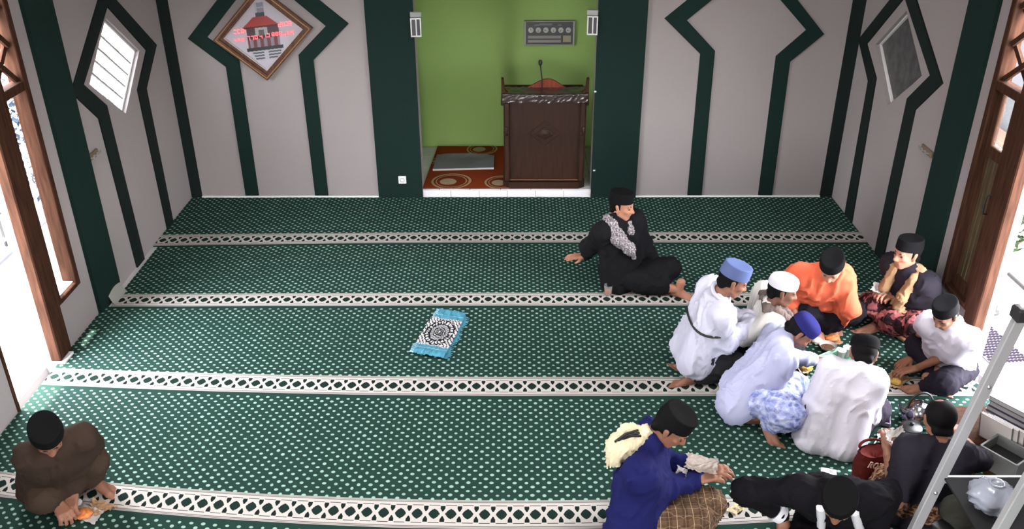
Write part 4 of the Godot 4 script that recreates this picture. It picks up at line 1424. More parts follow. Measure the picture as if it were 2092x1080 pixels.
func floor_things() -> void:
	shawl()
	# glass of tea
	var b := on_y(1242, 602, FY)
	var t := thing("tea_glass", "small glass of amber tea beside the man in black", "glass", b)
	part(Geo.new().lathe(PackedVector2Array([Vector2(0, 0.001), Vector2(0.028, 0.001), Vector2(0.034, 0.09), Vector2(0.0325, 0.09), Vector2(0.0268, 0.006), Vector2(0, 0.006)]), 20, Transform3D(Basis.IDENTITY, b)), "glass_cup", M.glass, t)
	part(Geo.new().lathe(PackedVector2Array([Vector2(0, 0.0065), Vector2(0.0265, 0.0065), Vector2(0.030, 0.05), Vector2(0, 0.05)]), 20, Transform3D(Basis.IDENTITY, b)), "tea", M.tea, t)
	var paper: Material = M.paper
	var brown: Material = M.paper_brown
	# the meal of the man by the left wall
	scrap("paper_wrap", [[122, 1046], [192, 1074], [214, 1046], [150, 1024]], paper, "crumpled grey-white food paper before the man in brown", "paper", 41, 0.007)
	scrap("paper_wrap", [[180, 1042], [196, 1056], [242, 1036], [192, 1020]], brown, "torn brown food paper beside the man in brown", "paper", 42, 0.009)
	heap("fried_food", on_y(168, 1050, FY + 0.008), Vector3(0.06, 0.028, 0.042), M.food_orange, "orange fried food on the paper of the man in brown", "food", 43)
	heap("rice_packet", on_y(156, 1028, FY + 0.012), Vector3(0.03, 0.035, 0.025), M.paper, "white twisted rice packet held by the man in brown", "food", 44)
	# plates between the men
	scrap("paper_wrap", [[1650, 700], [1690, 712], [1722, 702], [1690, 684]], brown, "brown food paper in front of the man in orange", "paper", 45, 0.009)
	heap("fried_food", on_y(1700, 692, FY + 0.012), Vector3(0.055, 0.03, 0.035), M.food_orange, "golden fried food in front of the man in orange", "food", 46)
	heap("rice_heap", on_y(1668, 697, FY + 0.012), Vector3(0.04, 0.03, 0.035), M.food_rice, "small rice heap in front of the man in orange", "food", 47)
	bowl("clear_bowl", on_y(1690, 714, FY + 0.008), 0.062, 0.04, M.clear_plastic, "clear plastic bowl of sauce beside the golden food", M.food_brown)
	scrap("paper_wrap", [[1618, 752], [1650, 768], [1666, 742], [1622, 724]], M.paper_cream, "cream food paper by the man in pale blue", "paper", 48, 0.009)
	heap("fried_food", on_y(1646, 752, FY + 0.012), Vector3(0.045, 0.03, 0.035), M.food_yellow, "yellow fried food on the cream paper", "food", 49)
	bowl("dark_bowl", on_y(1634, 786, FY), 0.055, 0.045, M.bowl_brown, "small brown bowl of dark stew by the pale blue shirt", M.food_brown)
	# green tray with cups
	var c := on_y(1705, 738, FY)
	t = thing("serving_tray", "green plastic tray with white rim near the white-shirted back", "tray", c, "", 0.55)
	part(Geo.new().box(Vector3(0, 0.006, 0), Vector3(0.26, 0.008, 0.15), Basis.IDENTITY, 0.003), "tray_floor", M.tray_green, t, "", true)
	for s in [-1, 1]:
		part(Geo.new().box(Vector3(0, 0.018, s * 0.077), Vector3(0.27, 0.03, 0.008), Basis(Vector3.RIGHT, s * 0.25), 0.003), "rim", M.tray_rim, t, "", true)
		part(Geo.new().box(Vector3(s * 0.132, 0.018, 0), Vector3(0.008, 0.03, 0.15), Basis(Vector3.BACK, -s * 0.25), 0.003), "rim", M.tray_rim, t, "", true)
	for q in [[1716, 734, "nearer the sauce bowl"], [1728, 728, "nearer the boy in white"]]:
		var p := on_y(q[0], q[1], FY + 0.012)
		var cu := thing("water_cup", "clear plastic water cup in the green tray, " + q[2], "cup", p, "water cups in the green tray")
		part(Geo.new().lathe(PackedVector2Array([Vector2(0, 0), Vector2(0.022, 0), Vector2(0.03, 0.075), Vector2(0.028, 0.075), Vector2(0.0205, 0.003), Vector2(0, 0.003)]), 16, Transform3D(Basis.IDENTITY, p)), "cup_wall", M.clear_plastic, cu)
		part(Geo.new().lathe(PackedVector2Array([Vector2(0.031, 0.075), Vector2(0.031, 0.079), Vector2(0, 0.079)]), 16, Transform3D(Basis.IDENTITY, p)), "foil_lid", M.white, cu)
	c = on_y(1664, 776, FY)
	t = thing("food_box", "flat pale green plastic box beside the white-shirted back", "box", c, "", 0.7)
	part(Geo.new().box(Vector3(0, 0.008, 0), Vector3(0.13, 0.014, 0.06), Basis.IDENTITY, 0.004), "lid_plate", M.tray_green, t, "", true)
	part(Geo.new().box(Vector3(0, 0.016, 0), Vector3(0.10, 0.006, 0.035), Basis.IDENTITY, 0.002), "lid_ridge", M.tray_rim, t, "", true)
	# the boy's meal
	scrap("paper_wrap", [[1800, 788], [1838, 796], [1860, 774], [1822, 758]], M.paper_tan, "tan food paper in front of the boy in white", "paper", 50, 0.009)
	heap("fried_food", on_y(1830, 780, FY + 0.012), Vector3(0.04, 0.028, 0.03), M.food_yellow, "yellow food on the boy's tan paper", "food", 51)
	# kettle, dark pot shape standing for the shadow beside it, purple tray
	kettle(on_y(1872, 862, FY))
	c = on_y(1858, 888, FY)
	t = thing("shadow_pot", "round black pot with a lid beside the kettle", "pot", c)
	part(Geo.new().lathe(PackedVector2Array([Vector2(0, 0), Vector2(0.05, 0.0), Vector2(0.066, 0.02), Vector2(0.065, 0.05), Vector2(0.06, 0.06)]), 24, Transform3D(Basis.IDENTITY, c)), "shadow_body", M.pot, t)
	var lid := part(Geo.new().lathe(PackedVector2Array([Vector2(0.064, 0.059), Vector2(0.062, 0.066), Vector2(0.04, 0.076), Vector2(0, 0.08)]), 24, Transform3D(Basis.IDENTITY, c)), "shadow_lid", M.pot, t)
	part(Geo.new().lathe(PackedVector2Array([Vector2(0.008, 0.078), Vector2(0.014, 0.09), Vector2(0, 0.094)]), 12, Transform3D(Basis.IDENTITY, c)), "knob", M.black, lid)
	var q0 := on_y(1794, 845, FY)
	t = thing("purple_tray", "dark purple tray with a pale rim beside the white-shirted back", "tray", q0, "", -0.35)
	part(Geo.new().box(Vector3(0, 0.008, 0), Vector3(0.13, 0.012, 0.24), Basis.IDENTITY, 0.004), "tray_floor", M.purple, t, "", true)
	for s in [-1, 1]:
		part(Geo.new().box(Vector3(s * 0.066, 0.016, 0), Vector3(0.008, 0.028, 0.25), Basis.IDENTITY, 0.003), "rim", M.lilac, t, "", true)
		part(Geo.new().box(Vector3(0, 0.016, s * 0.122), Vector3(0.13, 0.028, 0.008), Basis.IDENTITY, 0.003), "rim", M.lilac, t, "", true)
	# spoon
	c = on_y(1792, 898, FY)
	t = thing("plastic_spoon", "white plastic spoon lying near the red bag", "spoon", c, "", 0.9)
	part(Geo.new().tube(PackedVector3Array([Vector3(-0.07, 0.006, 0), Vector3(0.03, 0.009, 0)]), 0.004, 6), "handle", M.white, t, "", true)
	part(Geo.new().lathe(PackedVector2Array([Vector2(0, 0.002), Vector2(0.014, 0.004), Vector2(0.018, 0.01), Vector2(0.014, 0.006), Vector2(0, 0.004)]), 12, Transform3D(Basis.IDENTITY, Vector3(0.045, 0, 0)), 1.4, 1.0), "bowl", M.white, t, "", true)
	red_bag()
	# wrapper with brown print, white card
	var wr := mat(Color.WHITE, 0.5)
	wr.albedo_texture = picture(60, 40, func(x: int, y: int) -> Color:
		var c2 := Color(0.84, 0.78, 0.62)
		if x > 10 and x < 50 and ((y > 9 and y < 15) or (y > 19 and y < 25) or (y > 28 and y < 33)) and (x / 4) % 3 != 0:
			c2 = Color(0.50, 0.40, 0.26)
		return c2)
	scrap("snack_wrapper", [[1484, 1044], [1504, 1053], [1534, 1030], [1518, 1019]], wr, "cream snack wrapper with brown print on the carpet border", "wrapper", 52, 0.008)
	c = on_y(1692, 968, FY)
	t = thing("white_card", "small white printed card behind the man in the black jacket", "card", c + Vector3(0, 0.0, 0), "", -0.3)
	part(Geo.new().box(Vector3(0, 0.012, 0), Vector3(0.085, 0.022, 0.05), Basis.IDENTITY, 0.002), "card_box", M.white, t, "", true)
	part(Geo.new().box(Vector3(0.012, 0.0235, 0), Vector3(0.018, 0.001, 0.02)), "print_mark", M.grey_frame, t, "", true)
	# white leaflet box at the threshold, behind the boy
	c = on_y(1972, 778, FY)
	t = thing("drink_carton", "white carton with dark print at the doorway behind the boy", "carton", c, "", 0.3)
	part(Geo.new().box(Vector3(0, 0.045, 0), Vector3(0.13, 0.09, 0.07), Basis.IDENTITY, 0.004), "carton_box", M.white, t, "", true)
	for k in 3:
		part(Geo.new().box(Vector3(-0.035 + k * 0.035, 0.05 - 0.01 * (k % 2), 0.0355), Vector3(0.014, 0.03, 0.001)), "print_mark", M.grey_frame, t, "", true)
	# packet beside the balding man
	scrap("paper_wrap", [[1938, 880], [1962, 882], [1980, 858], [1958, 846]], paper, "white food paper right beside the balding man", "paper", 53, 0.02, 0.10)

func bowl(called: String, p: Vector3, r: float, h: float, m: Material, label: String, inside: Material) -> void:
	var t := thing(called, label, "bowl", p)
	part(Geo.new().lathe(PackedVector2Array([Vector2(0, 0.001), Vector2(r * 0.55, 0.001), Vector2(r * 0.9, h * 0.6), Vector2(r, h), Vector2(r * 0.96, h), Vector2(r * 0.86, h * 0.62), Vector2(r * 0.5, 0.005), Vector2(0, 0.005)]), 24, Transform3D(Basis.IDENTITY, p)), "bowl_wall", m, t)
	part(Geo.new().lathe(PackedVector2Array([Vector2(r * 0.8, h * 0.5), Vector2(r * 0.5, h * 0.56), Vector2(0, h * 0.58)]), 20, Transform3D(Basis.IDENTITY, p)), "contents", inside, t)

func kettle(p: Vector3) -> void:
	var t := thing("steel_kettle", "shiny steel kettle with a looped handle behind the balding man", "kettle", p)
	var xf := Transform3D(Basis.IDENTITY, p)
	part(Geo.new().lathe(PackedVector2Array([Vector2(0, 0), Vector2(0.08, 0.0), Vector2(0.098, 0.02), Vector2(0.1, 0.06), Vector2(0.08, 0.11), Vector2(0.047, 0.135)]), 28, xf), "kettle_body", M.chrome, t)
	var lid := part(Geo.new().lathe(PackedVector2Array([Vector2(0.048, 0.134), Vector2(0.046, 0.14), Vector2(0.02, 0.152), Vector2(0, 0.154)]), 24, xf), "lid", M.chrome, t)
	part(Geo.new().lathe(PackedVector2Array([Vector2(0.006, 0.15), Vector2(0.013, 0.165), Vector2(0, 0.172)]), 12, xf), "knob", M.black, lid)
	part(Geo.new().tube(PackedVector3Array([p + Vector3(-0.07, 0.06, 0), p + Vector3(-0.115, 0.1, 0), p + Vector3(-0.13, 0.145, 0)]), [0.02, 0.014, 0.01], 10), "spout", M.chrome, t)
	var hp := PackedVector3Array()
	for k in 13:
		var a := PI * k / 12.0
		hp.append(p + Vector3(cos(a) * 0.075, 0.11 + sin(a) * 0.115, 0))
	part(Geo.new().tube(hp, 0.008, 8), "handle", M.black, t)

func red_bag() -> void:
	var p := on_y(1779, 978, FY)
	var t := thing("red_bag", "dark red cloth bag with pale lettering beside the balding man", "bag", p)
	var f := noise(4.0, 61, 2)
	var bs := Basis(Vector3.UP, 0.25)
	var g := Geo.new()
	g.sheet(28, 12, func(u: float, v: float) -> Vector3:
		var a := TAU * u
		var sq := 1.0 / pow(pow(absf(cos(a)), 3.0) + pow(absf(sin(a)), 3.0), 1.0 / 3.0)
		var k := sq * (1.0 + 0.12 * sin(v * PI) + 0.07 * f.get_noise_3d(cos(a), sin(a), v * 2.0))
		return p + bs * Vector3(sin(a) * 0.105 * k, 0.002 + v * 0.21, cos(a) * 0.075 * k * (1.0 - 0.25 * v)), true)
	part(g, "bag_body", M.red_cloth, t)
	g = Geo.new()
	g.sheet(24, 6, func(u: float, v: float) -> Vector3:
		var a := TAU * u
		var k := (1.0 - v)
		return p + bs * Vector3(sin(a) * 0.105 * k, 0.205 - 0.05 * v + 0.01 * f.get_noise_2d(u * 9.0, v), cos(a) * 0.058 * k), true)
	part(g, "bag_opening", M.red_cloth, t)
	var hp := PackedVector3Array()
	for k in 13:
		var a := PI * k / 12.0
		hp.append(p + bs * Vector3(cos(a) * 0.075, 0.2 + sin(a) * 0.02, -0.055 - sin(a) * 0.03))
	part(Geo.new().tube(hp, 0.008, 6), "strap", M.red_cloth, t)
	var tm := TextMesh.new()
	tm.text = "ROTO"
	var fo := SystemFont.new()
	fo.font_names = PackedStringArray(["Droid Sans"])
	fo.font_weight = 700
	tm.font = fo
	tm.font_size = 32
	tm.pixel_size = 0.0017
	tm.depth = 0.004
	var o := MeshInstance3D.new()
	o.name = "lettering"
	o.mesh = tm
	o.material_override = M.lettering
	t.add_child(o, true)
	o.transform = Transform3D((bs * Basis(Vector3.BACK, -0.35)), bs * Vector3(-0.04, 0.168, 0.080))

func shawl() -> void:
	var c := [Vector3(), Vector3(), Vector3(), Vector3()]
	var px := [[836, 722], [906, 734], [954, 641], [893, 631]]
	for i in 4:
		c[i] = on_y(px[i][0], px[i][1], FY + 0.008)
	var f := noise(2.5, 71, 3)
	var t := thing("folded_shawl", "turquoise shawl with black and white mandala print folded on the carpet", "shawl", (c[0] + c[2]) * 0.5 - Vector3(0, 0.008, 0))
	var at := func(u: float, v: float) -> Vector3: return (c[0] as Vector3).lerp(c[1], u).lerp((c[3] as Vector3).lerp(c[2], u), v)
	var g := Geo.new()
	g.sheet(36, 48, func(u: float, v: float) -> Vector3:
		var p: Vector3 = at.call(u, v)
		p.x += 0.010 * f.get_noise_2d(u * 2.0, v * 6.0)
		p.y += 0.010 + 0.012 * f.get_noise_2d(u * 5.0, v * 2.5) + 0.012 * exp(-pow((v - 0.06) * 14.0, 2.0))
		return p)
	var m := mat(Color.WHITE, 0.85)
	m.albedo_texture = picture(150, 240, func(x: int, y: int) -> Color:
		var u := x / 150.0
		var v := y / 240.0
		var blue := Color(0.31, 0.56, 0.645)
		var white := Color(0.82, 0.81, 0.81)
		var black := Color(0.10, 0.10, 0.12)
		var c2 := blue
		if v > 0.20 and v < 0.80:
			c2 = white
			var d := Vector2((u - 0.50) * 0.62, (v - 0.49))
			var r := d.length()
			var a := atan2(d.y, d.x)
			if r < 0.022:
				c2 = white
			elif r < 0.04:
				c2 = black
			elif r < 0.055:
				c2 = Color(0.55, 0.55, 0.55)
			elif r < 0.075:
				c2 = black
			elif r < 0.095:
				c2 = white if fposmod(a * 16.0 / TAU, 1.0) < 0.7 else black
			elif r < 0.11:
				c2 = black
			elif r < 0.165:
				c2 = Color(0.70, 0.70, 0.71) if fposmod(a * 22.0 / TAU + r * 20.0, 1.0) < 0.55 else Color(0.42, 0.42, 0.44)
			elif r < 0.18 + 0.018 * absf(sin(a * 7.0)):
				c2 = black
			elif r < 0.245:
				c2 = white if fposmod(a * 26.0 / TAU, 1.0) < 0.62 else black
			elif r < 0.255 + 0.016 * absf(sin(a * 10.0)):
				c2 = black
			elif (x / 5 + y / 6) % 3 == 0:
				c2 = black
			if v < 0.225 or v > 0.775:
				c2 = white if (x / 4) % 2 == 0 else Color(0.55, 0.55, 0.56)
		elif u < 0.10:
			c2 = Color(0.62, 0.72, 0.76) if (y / 4) % 2 == 0 else blue
		elif absf(v - 0.14) < 0.008 or absf(v - 0.87) < 0.006:
			c2 = Color(0.50, 0.70, 0.76)
		return c2)
	part(g, "printed_fold", m, t)
	# the turquoise layer that shows along one long side
	g = Geo.new()
	g.sheet(8, 40, func(u: float, v: float) -> Vector3:
		var p: Vector3 = at.call(0.9 + u * (0.16 + 0.09 * sin(v * 17.0) * (0.5 + f.get_noise_2d(v * 9.0, 1.0)) + 0.10 * v * (1.0 - v)), clampf(v * 0.94 + 0.02, 0, 1))
		p.y += 0.004 - u * 0.006 + 0.006 * f.get_noise_2d(u * 4.0, v * 12.0)
		return p)
	part(g, "under_layer", M.turquoise, t)
	g = Geo.new()
	for k in 26:
		var v := 0.04 + k * 0.035
		var p: Vector3 = at.call(1.06 + 0.05 * sin(v * 17.0) * 0.5, v)
		g.tube(PackedVector3Array([p + Vector3(-0.01, 0.0, 0), p + Vector3(0.02, -0.002, 0.006)]), 0.003, 5)
	tag(part(g, "fringe", M.turquoise, t), "", "", "", "stuff")

# ---------------------------------------------------------------- scarves, trims and what the men hold
func drape(w: Dictionary, called: String, bones: Array, m: Material, label: String, seed_: int, fold := 0.01, k := 0.03) -> MeshInstance3D:
	var f := Field.new()
	f.k = k
	for b in bones:
		f.bone(b[0], b[1], b[2], b[3])
	var g := f.build(0.009)
	crease(g, fold, 14.0, seed_, Vector3(1, 0.5, 1))
	sink(g, 0.0165)
	return part(g, called, m, w.root, label)

func people_extras(w: Dictionary) -> void:
	# patterned grey scarf of the man in black
	var a: Dictionary = w.a
	var n: Vector3 = a.N
	drape(a, "scarf", [[n + a.rs * 0.075 + a.front * 0.0, n + a.rs * 0.085 + a.front * 0.095 - a.t * 0.07, 0.056, 0.056], [n + a.rs * 0.085 + a.front * 0.095 - a.t * 0.07, n + a.rs * 0.02 + a.front * 0.15 - a.t * 0.17, 0.056, 0.044], [n + a.rs * 0.02 + a.front * 0.15 - a.t * 0.17, n - a.rs * 0.015 + a.front * 0.155 - a.t * 0.27, 0.036, 0.014], [n - a.rs * 0.075 + a.front * 0.01, n - a.rs * 0.045 + a.front * 0.085 - a.t * 0.07, 0.032, 0.03], [n + a.rs * 0.06 - a.front * 0.05 + a.t * 0.02, n - a.rs * 0.06 - a.front * 0.05 + a.t * 0.02, 0.038, 0.038]], M.scarf_grey, "grey and white patterned scarf", 81, 0.012)
	# black belt of the kneeling man
	var b: Dictionary = w.b
	var ring := PackedVector3Array()
	var bc: Vector3 = b.P.lerp(b.N, 0.56) - b.t * 0.0
	for i in 33:
		var an := TAU * i / 32.0
		var ca := cos(an)
		var sa := sin(an)
		ring.append(bc + b.rs * (signf(ca) * pow(absf(ca), 0.8) * 0.203) + b.front * (signf(sa) * pow(absf(sa), 0.8) * 0.137 + 0.004) + b.t * (0.02 * sa))
	part(Geo.new().tube(ring, 0.008, 6, false), "belt", M.black, b.root, "thin black belt")
	# grey scarf of the man with the white cap
	var c: Dictionary = w.c
	n = c.N
	drape(c, "scarf", [[n + c.rs * 0.075 - c.front * 0.02 + c.t * 0.03, n - c.rs * 0.075 - c.front * 0.02 + c.t * 0.03, 0.036, 0.036], [n + c.rs * 0.085 + c.t * 0.03 + c.front * 0.04, n + c.rs * 0.09 + c.front * 0.14 - c.t * 0.10, 0.034, 0.034], [n + c.rs * 0.09 + c.front * 0.14 - c.t * 0.10, n + c.rs * 0.08 + c.front * 0.17 - c.t * 0.27, 0.034, 0.026], [n - c.rs * 0.085 + c.t * 0.03 + c.front * 0.04, n - c.rs * 0.06 + c.front * 0.16 - c.t * 0.18, 0.032, 0.026]], M.scarf_taupe, "grey-brown scarf", 82)
	# tan scarf of the man in the dark jacket, both ends hanging in front
	var e: Dictionary = w.e
	n = e.N
	drape(e, "scarf", [[n + e.rs * 0.07 - e.front * 0.03 + e.t * 0.02, n - e.rs * 0.07 - e.front * 0.03 + e.t * 0.02, 0.034, 0.034], [n + e.rs * 0.08 + e.front * 0.04 + e.t * 0.01, n + e.rs * 0.07 + e.front * 0.145 - e.t * 0.13, 0.036, 0.036], [n + e.rs * 0.07 + e.front * 0.145 - e.t * 0.13, n + e.rs * 0.05 + e.front * 0.185 - e.t * 0.27, 0.035, 0.03], [n - e.rs * 0.08 + e.front * 0.04 + e.t * 0.01, n - e.rs * 0.075 + e.front * 0.145 - e.t * 0.13, 0.036, 0.036], [n - e.rs * 0.075 + e.front * 0.145 - e.t * 0.13, n - e.rs * 0.07 + e.front * 0.185 - e.t * 0.24, 0.035, 0.03]], M.scarf_tan, "tan scarf with two hanging ends", 83)
	var lap := [at_px([1828, 612, 0.30]), at_px([1838, 640, 0.24]), at_px([1846, 660, 0.16])]
	drape(e, "scarf_end", [[lap[0], lap[1], 0.03, 0.042], [lap[1], lap[2], 0.042, 0.035], [lap[1], at_px([1852, 634, 0.24]), 0.03, 0.02]], M.scarf_tan, "tan scarf end gathered in his lap", 84, 0.014)
	# cream scarf thrown over the shoulder of the man in navy
	var j: Dictionary = w.j
	var jp := [at_px([1318, 880, 0.70]), at_px([1284, 886, 0.67]), at_px([1262, 912, 0.61]), at_px([1254, 936, 0.56])]
	var js := drape(j, "scarf", [[jp[0], jp[1], 0.032, 0.045], [jp[1], jp[2], 0.05, 0.058], [jp[2], jp[3], 0.055, 0.042], [at_px([1304, 900, 0.66]), at_px([1280, 926, 0.60]), 0.03, 0.03]], M.scarf_cream, "cream scarf with a black woven band", 85, 0.014)
	for k in 7:
		var q := at_px([1240.0 + k * 6.5, 942.0 - k * 1.2, 0.55])
		part(Geo.new().tube(PackedVector3Array([q + Vector3(0, 0.03, 0.02), q + Vector3(0.0, -0.02, 0.03)]), [0.007, 0.004], 5), "tassel", M.scarf_cream, js)
	for k in 3:
		part(Geo.new().tube(PackedVector3Array([at_px([1256.0 + k * 6, 902.0 - k * 2, 0.665]), at_px([1278.0 + k * 6, 886.0 + k * 2, 0.715]), at_px([1304.0 + k * 3, 878.0 + k * 6, 0.725])]), 0.006, 6), "woven_band", M.black, js)
	# white trim and cuff on the black jacket
	var k_: Dictionary = w.k
	var wr: Vector3 = k_.ar[1]
	var el: Vector3 = k_.ar[0]
	part(Geo.new().tube(PackedVector3Array([wr.lerp(el, 0.22), wr.lerp(el, 0.02)]), [0.054, 0.05], 16), "cuff", M.white_cloth, k_.shirt, "white shirt cuff")
	for s in [-1.0, 1.0]:
		var q0: Vector3 = k_.N - k_.rs * (0.075 * s) + k_.front * 0.07
		var q1: Vector3 = k_.chest - k_.rs * (0.085 * s) + k_.front * 0.115
		var q2: Vector3 = k_.P.lerp(k_.chest, 0.3) - k_.rs * (0.10 * s) + k_.front * 0.135
		part(Geo.new().tube(PackedVector3Array([q0, q1, q2]), 0.022, 8), "jacket_trim", M.white_cloth, k_.shirt, "white jacket trim")
	# food paper in the hands of the man in the dark jacket
	var hp: Vector3 = (e.ar[1] + e.al[1]) * 0.5
	held("food_paper", at_px([1798, 592, 0.37]), 0.10, 0.07, Vector3(-0.5, 0.7, 0.5), M.paper, "white food paper held by the man in the dark jacket", 91)
	# newspaper wrap in the hands of the man in navy
	held("food_paper", at_px([1434, 950, 0.40]), 0.16, 0.085, Vector3(-0.2, 0.8, 0.55), M.paper_print, "printed newspaper wrap held by the man in navy", 92)
	held("food_paper", at_px([1395, 968, 0.385]), 0.06, 0.06, Vector3(-0.4, 0.6, 0.5), M.paper, "small white tissue held by the man in navy", 93)
	# packet in the hand of the balding man
	held("food_paper", at_px([1828, 897, 0.49]), 0.115, 0.085, Vector3(0.1, 0.9, 0.3), M.paper, "open white food packet held by the balding man", 94)
	heap("fried_food", at_px([1830, 900, 0.485]), Vector3(0.03, 0.02, 0.022), M.food_brown, "brown food in the balding man's white packet", "food", 95)

func held(called: String, c: Vector3, wx: float, wy: float, nrm: Vector3, m: Material, label: String, seed_: int) -> void:
	var z := nrm.normalized()
	var x := Vector3.UP.cross(z).normalized()
	var y := z.cross(x)
	var f := noise(2.2, seed_, 3)
	var g := Geo.new()
	g.sheet(16, 12, func(u: float, v: float) -> Vector3:
		var cup := 0.10 * (pow(u - 0.5, 2.0) + pow(v - 0.5, 2.0))
		return c + x * (u - 0.5) * wx * (1.0 + 0.2 * f.get_noise_2d(v * 4.0, 3.0)) + y * (v - 0.5) * wy * (1.0 + 0.2 * f.get_noise_2d(u * 4.0, 8.0)) + z * (cup + 0.018 * f.get_noise_2d(u * 5.0, v * 5.0)))
	tag(single(g, called, m, c), label, "paper")

# ---------------------------------------------------------------- figures: tapered capsules joined by a smooth minimum, meshed as surface nets
class Field:
	var a := PackedVector3Array()
	var ab := PackedVector3Array()
	var inv := PackedFloat32Array()
	var r0 := PackedFloat32Array()
	var dr := PackedFloat32Array()
	var ec := PackedVector3Array()
	var er := PackedVector3Array()
	var cut := []
	var k := 0.03

	func bone(p: Vector3, q: Vector3, r1: float, r2: float) -> Field:
		var d := q - p
		a.append(p)
		ab.append(d)
		inv.append(1.0 / maxf(d.length_squared(), 1e-9))
		r0.append(r1)
		dr.append(r2 - r1)
		return self

	func blob(c: Vector3, r: Vector3) -> Field:
		ec.append(c)
		er.append(r)
		return self

	func build(cell: float) -> Geo:
		var nb := a.size()
		var ne := ec.size()
		var lo := Vector3.INF
		var hi := -Vector3.INF
		for i in nb:
			var r := maxf(r0[i], r0[i] + dr[i]) + cell * 2.0
			for p in [a[i], a[i] + ab[i]]:
				lo = lo.min(p - Vector3.ONE * r)
				hi = hi.max(p + Vector3.ONE * r)
		for i in ne:
			lo = lo.min(ec[i] - er[i] - Vector3.ONE * cell * 2.0)
			hi = hi.max(ec[i] + er[i] + Vector3.ONE * cell * 2.0)
		const B := 5
		var cx := ceili((hi.x - lo.x) / cell / B) * B
		var cy := ceili((hi.y - lo.y) / cell / B) * B
		var cz := ceili((hi.z - lo.z) / cell / B) * B
		var sx := 1
		var sy := cx + 1
		var sz := (cx + 1) * (cy + 1)
		var vals := PackedFloat32Array()
		vals.resize(sz * (cz + 1))
		vals.fill(1.0)
		var blocks: Array[Vector3i] = []
		var R := B * cell * 0.88 + cell
		var kk := k
		var dist := PackedFloat32Array()
		dist.resize(nb + ne)
		for bz in cz / B + 1:
			for by in cy / B + 1:
				for bx in cx / B + 1:
					var c := lo + Vector3(bx + 0.5, by + 0.5, bz + 0.5) * (B * cell)
					var dm := 1e9
					for i in nb:
						var pa := c - a[i]
						var t := clampf(pa.dot(ab[i]) * inv[i], 0.0, 1.0)
						var d := (pa - ab[i] * t).length() - r0[i] - dr[i] * t
						dist[i] = d
						dm = minf(dm, d)
					for i in ne:
						var q := (c - ec[i]) / er[i]
						var d := (q.length() - 1.0) * minf(er[i].x, minf(er[i].y, er[i].z))
						dist[nb + i] = d
						dm = minf(dm, d)
					if dm > R + kk:
						continue
					var x1 := mini(bx * B + B, cx + 1)
					var y1 := mini(by * B + B, cy + 1)
					var z1 := mini(bz * B + B, cz + 1)
					if dm < -R * 1.3 and cut.is_empty():
						for z in range(bz * B, z1):
							for y in range(by * B, y1):
								for x in range(bx * B, x1):
									vals[x + y * sy + z * sz] = -1.0
						continue
					var lb := PackedInt32Array()
					var le := PackedInt32Array()
					for i in nb:
						if dist[i] < dm + 2.0 * R + kk:
							lb.append(i)
					for i in ne:
						if dist[nb + i] < dm + 3.0 * R + kk:
							le.append(i)
					blocks.append(Vector3i(bx, by, bz))
					for z in range(bz * B, z1):
						for y in range(by * B, y1):
							for x in range(bx * B, x1):
								var p := lo + Vector3(x, y, z) * cell
								var s := 1e9
								for i in lb:
									var pa := p - a[i]
									var t := clampf(pa.dot(ab[i]) * inv[i], 0.0, 1.0)
									var d := (pa - ab[i] * t).length() - r0[i] - dr[i] * t
									var h := kk - absf(s - d)
									s = minf(s, d)
									if h > 0.0:
										s -= h * h / kk * 0.25
								for i in le:
									var q := (p - ec[i]) / er[i]
									var d := (q.length() - 1.0) * minf(er[i].x, minf(er[i].y, er[i].z))
									var h := kk - absf(s - d)
									s = minf(s, d)
									if h > 0.0:
										s -= h * h / kk * 0.25
								for q in cut:
									s = maxf(s, -q.call(p))
								vals[x + y * sy + z * sz] = s
		# surface nets
		var g := Geo.new()
		var at := {}
		var offs := PackedInt32Array([0, sx, sy, sx + sy, sz, sx + sz, sy + sz, sx + sy + sz])
		var co := PackedVector3Array()
		for i in 8:
			co.append(Vector3(i & 1, (i >> 1) & 1, (i >> 2) & 1))
		var ed := PackedInt32Array([0, 1, 2, 3, 4, 5, 6, 7, 0, 2, 1, 3, 4, 6, 5, 7, 0, 4, 1, 5, 2, 6, 3, 7])
		var cv := PackedFloat32Array()
		cv.resize(8)
		var order := PackedInt32Array()
		for b in blocks:
			for z in range(b.z * B, mini(b.z * B + B, cz)):
				for y in range(b.y * B, mini(b.y * B + B, cy)):
					for x in range(b.x * B, mini(b.x * B + B, cx)):
						var id := x + y * sy + z * sz
						var m := 0
						for i in 8:
							cv[i] = vals[id + offs[i]]
							if cv[i] < 0.0:
								m += 1
						if m == 0 or m == 8:
							continue
						var p := Vector3.ZERO
						var n := 0
						for e in range(0, 24, 2):
							var va := cv[ed[e]]
							var vb := cv[ed[e + 1]]
							if (va < 0.0) != (vb < 0.0):
								p += co[ed[e]].lerp(co[ed[e + 1]], va / (va - vb))
								n += 1
						at[id] = g.v.size()
						g.v.append(lo + (Vector3(x, y, z) + p / n) * cell)
						order.append(id)
		for id in order:
			var s0 := vals[id] < 0.0
			for ax in 3:
				var o: int = [sx, sy, sz][ax]
				var s1 := vals[id + o] < 0.0
				if s0 == s1:
					continue
				var u: int = [sy, sz, sx][ax]
				var w: int = [sz, sx, sy][ax]
				var q0: int = at.get(id, -1)
				var q1: int = at.get(id - u, -1)
				var q2: int = at.get(id - u - w, -1)
				var q3: int = at.get(id - w, -1)
				if q1 < 0 or q2 < 0 or q3 < 0:
					continue
				if s0:
					g.ix.append_array(PackedInt32Array([q0, q2, q1, q0, q3, q2]))
				else:
					g.ix.append_array(PackedInt32Array([q0, q1, q2, q0, q2, q3]))
		g.t.resize(g.v.size())
		smooth_normals(g)
		return g

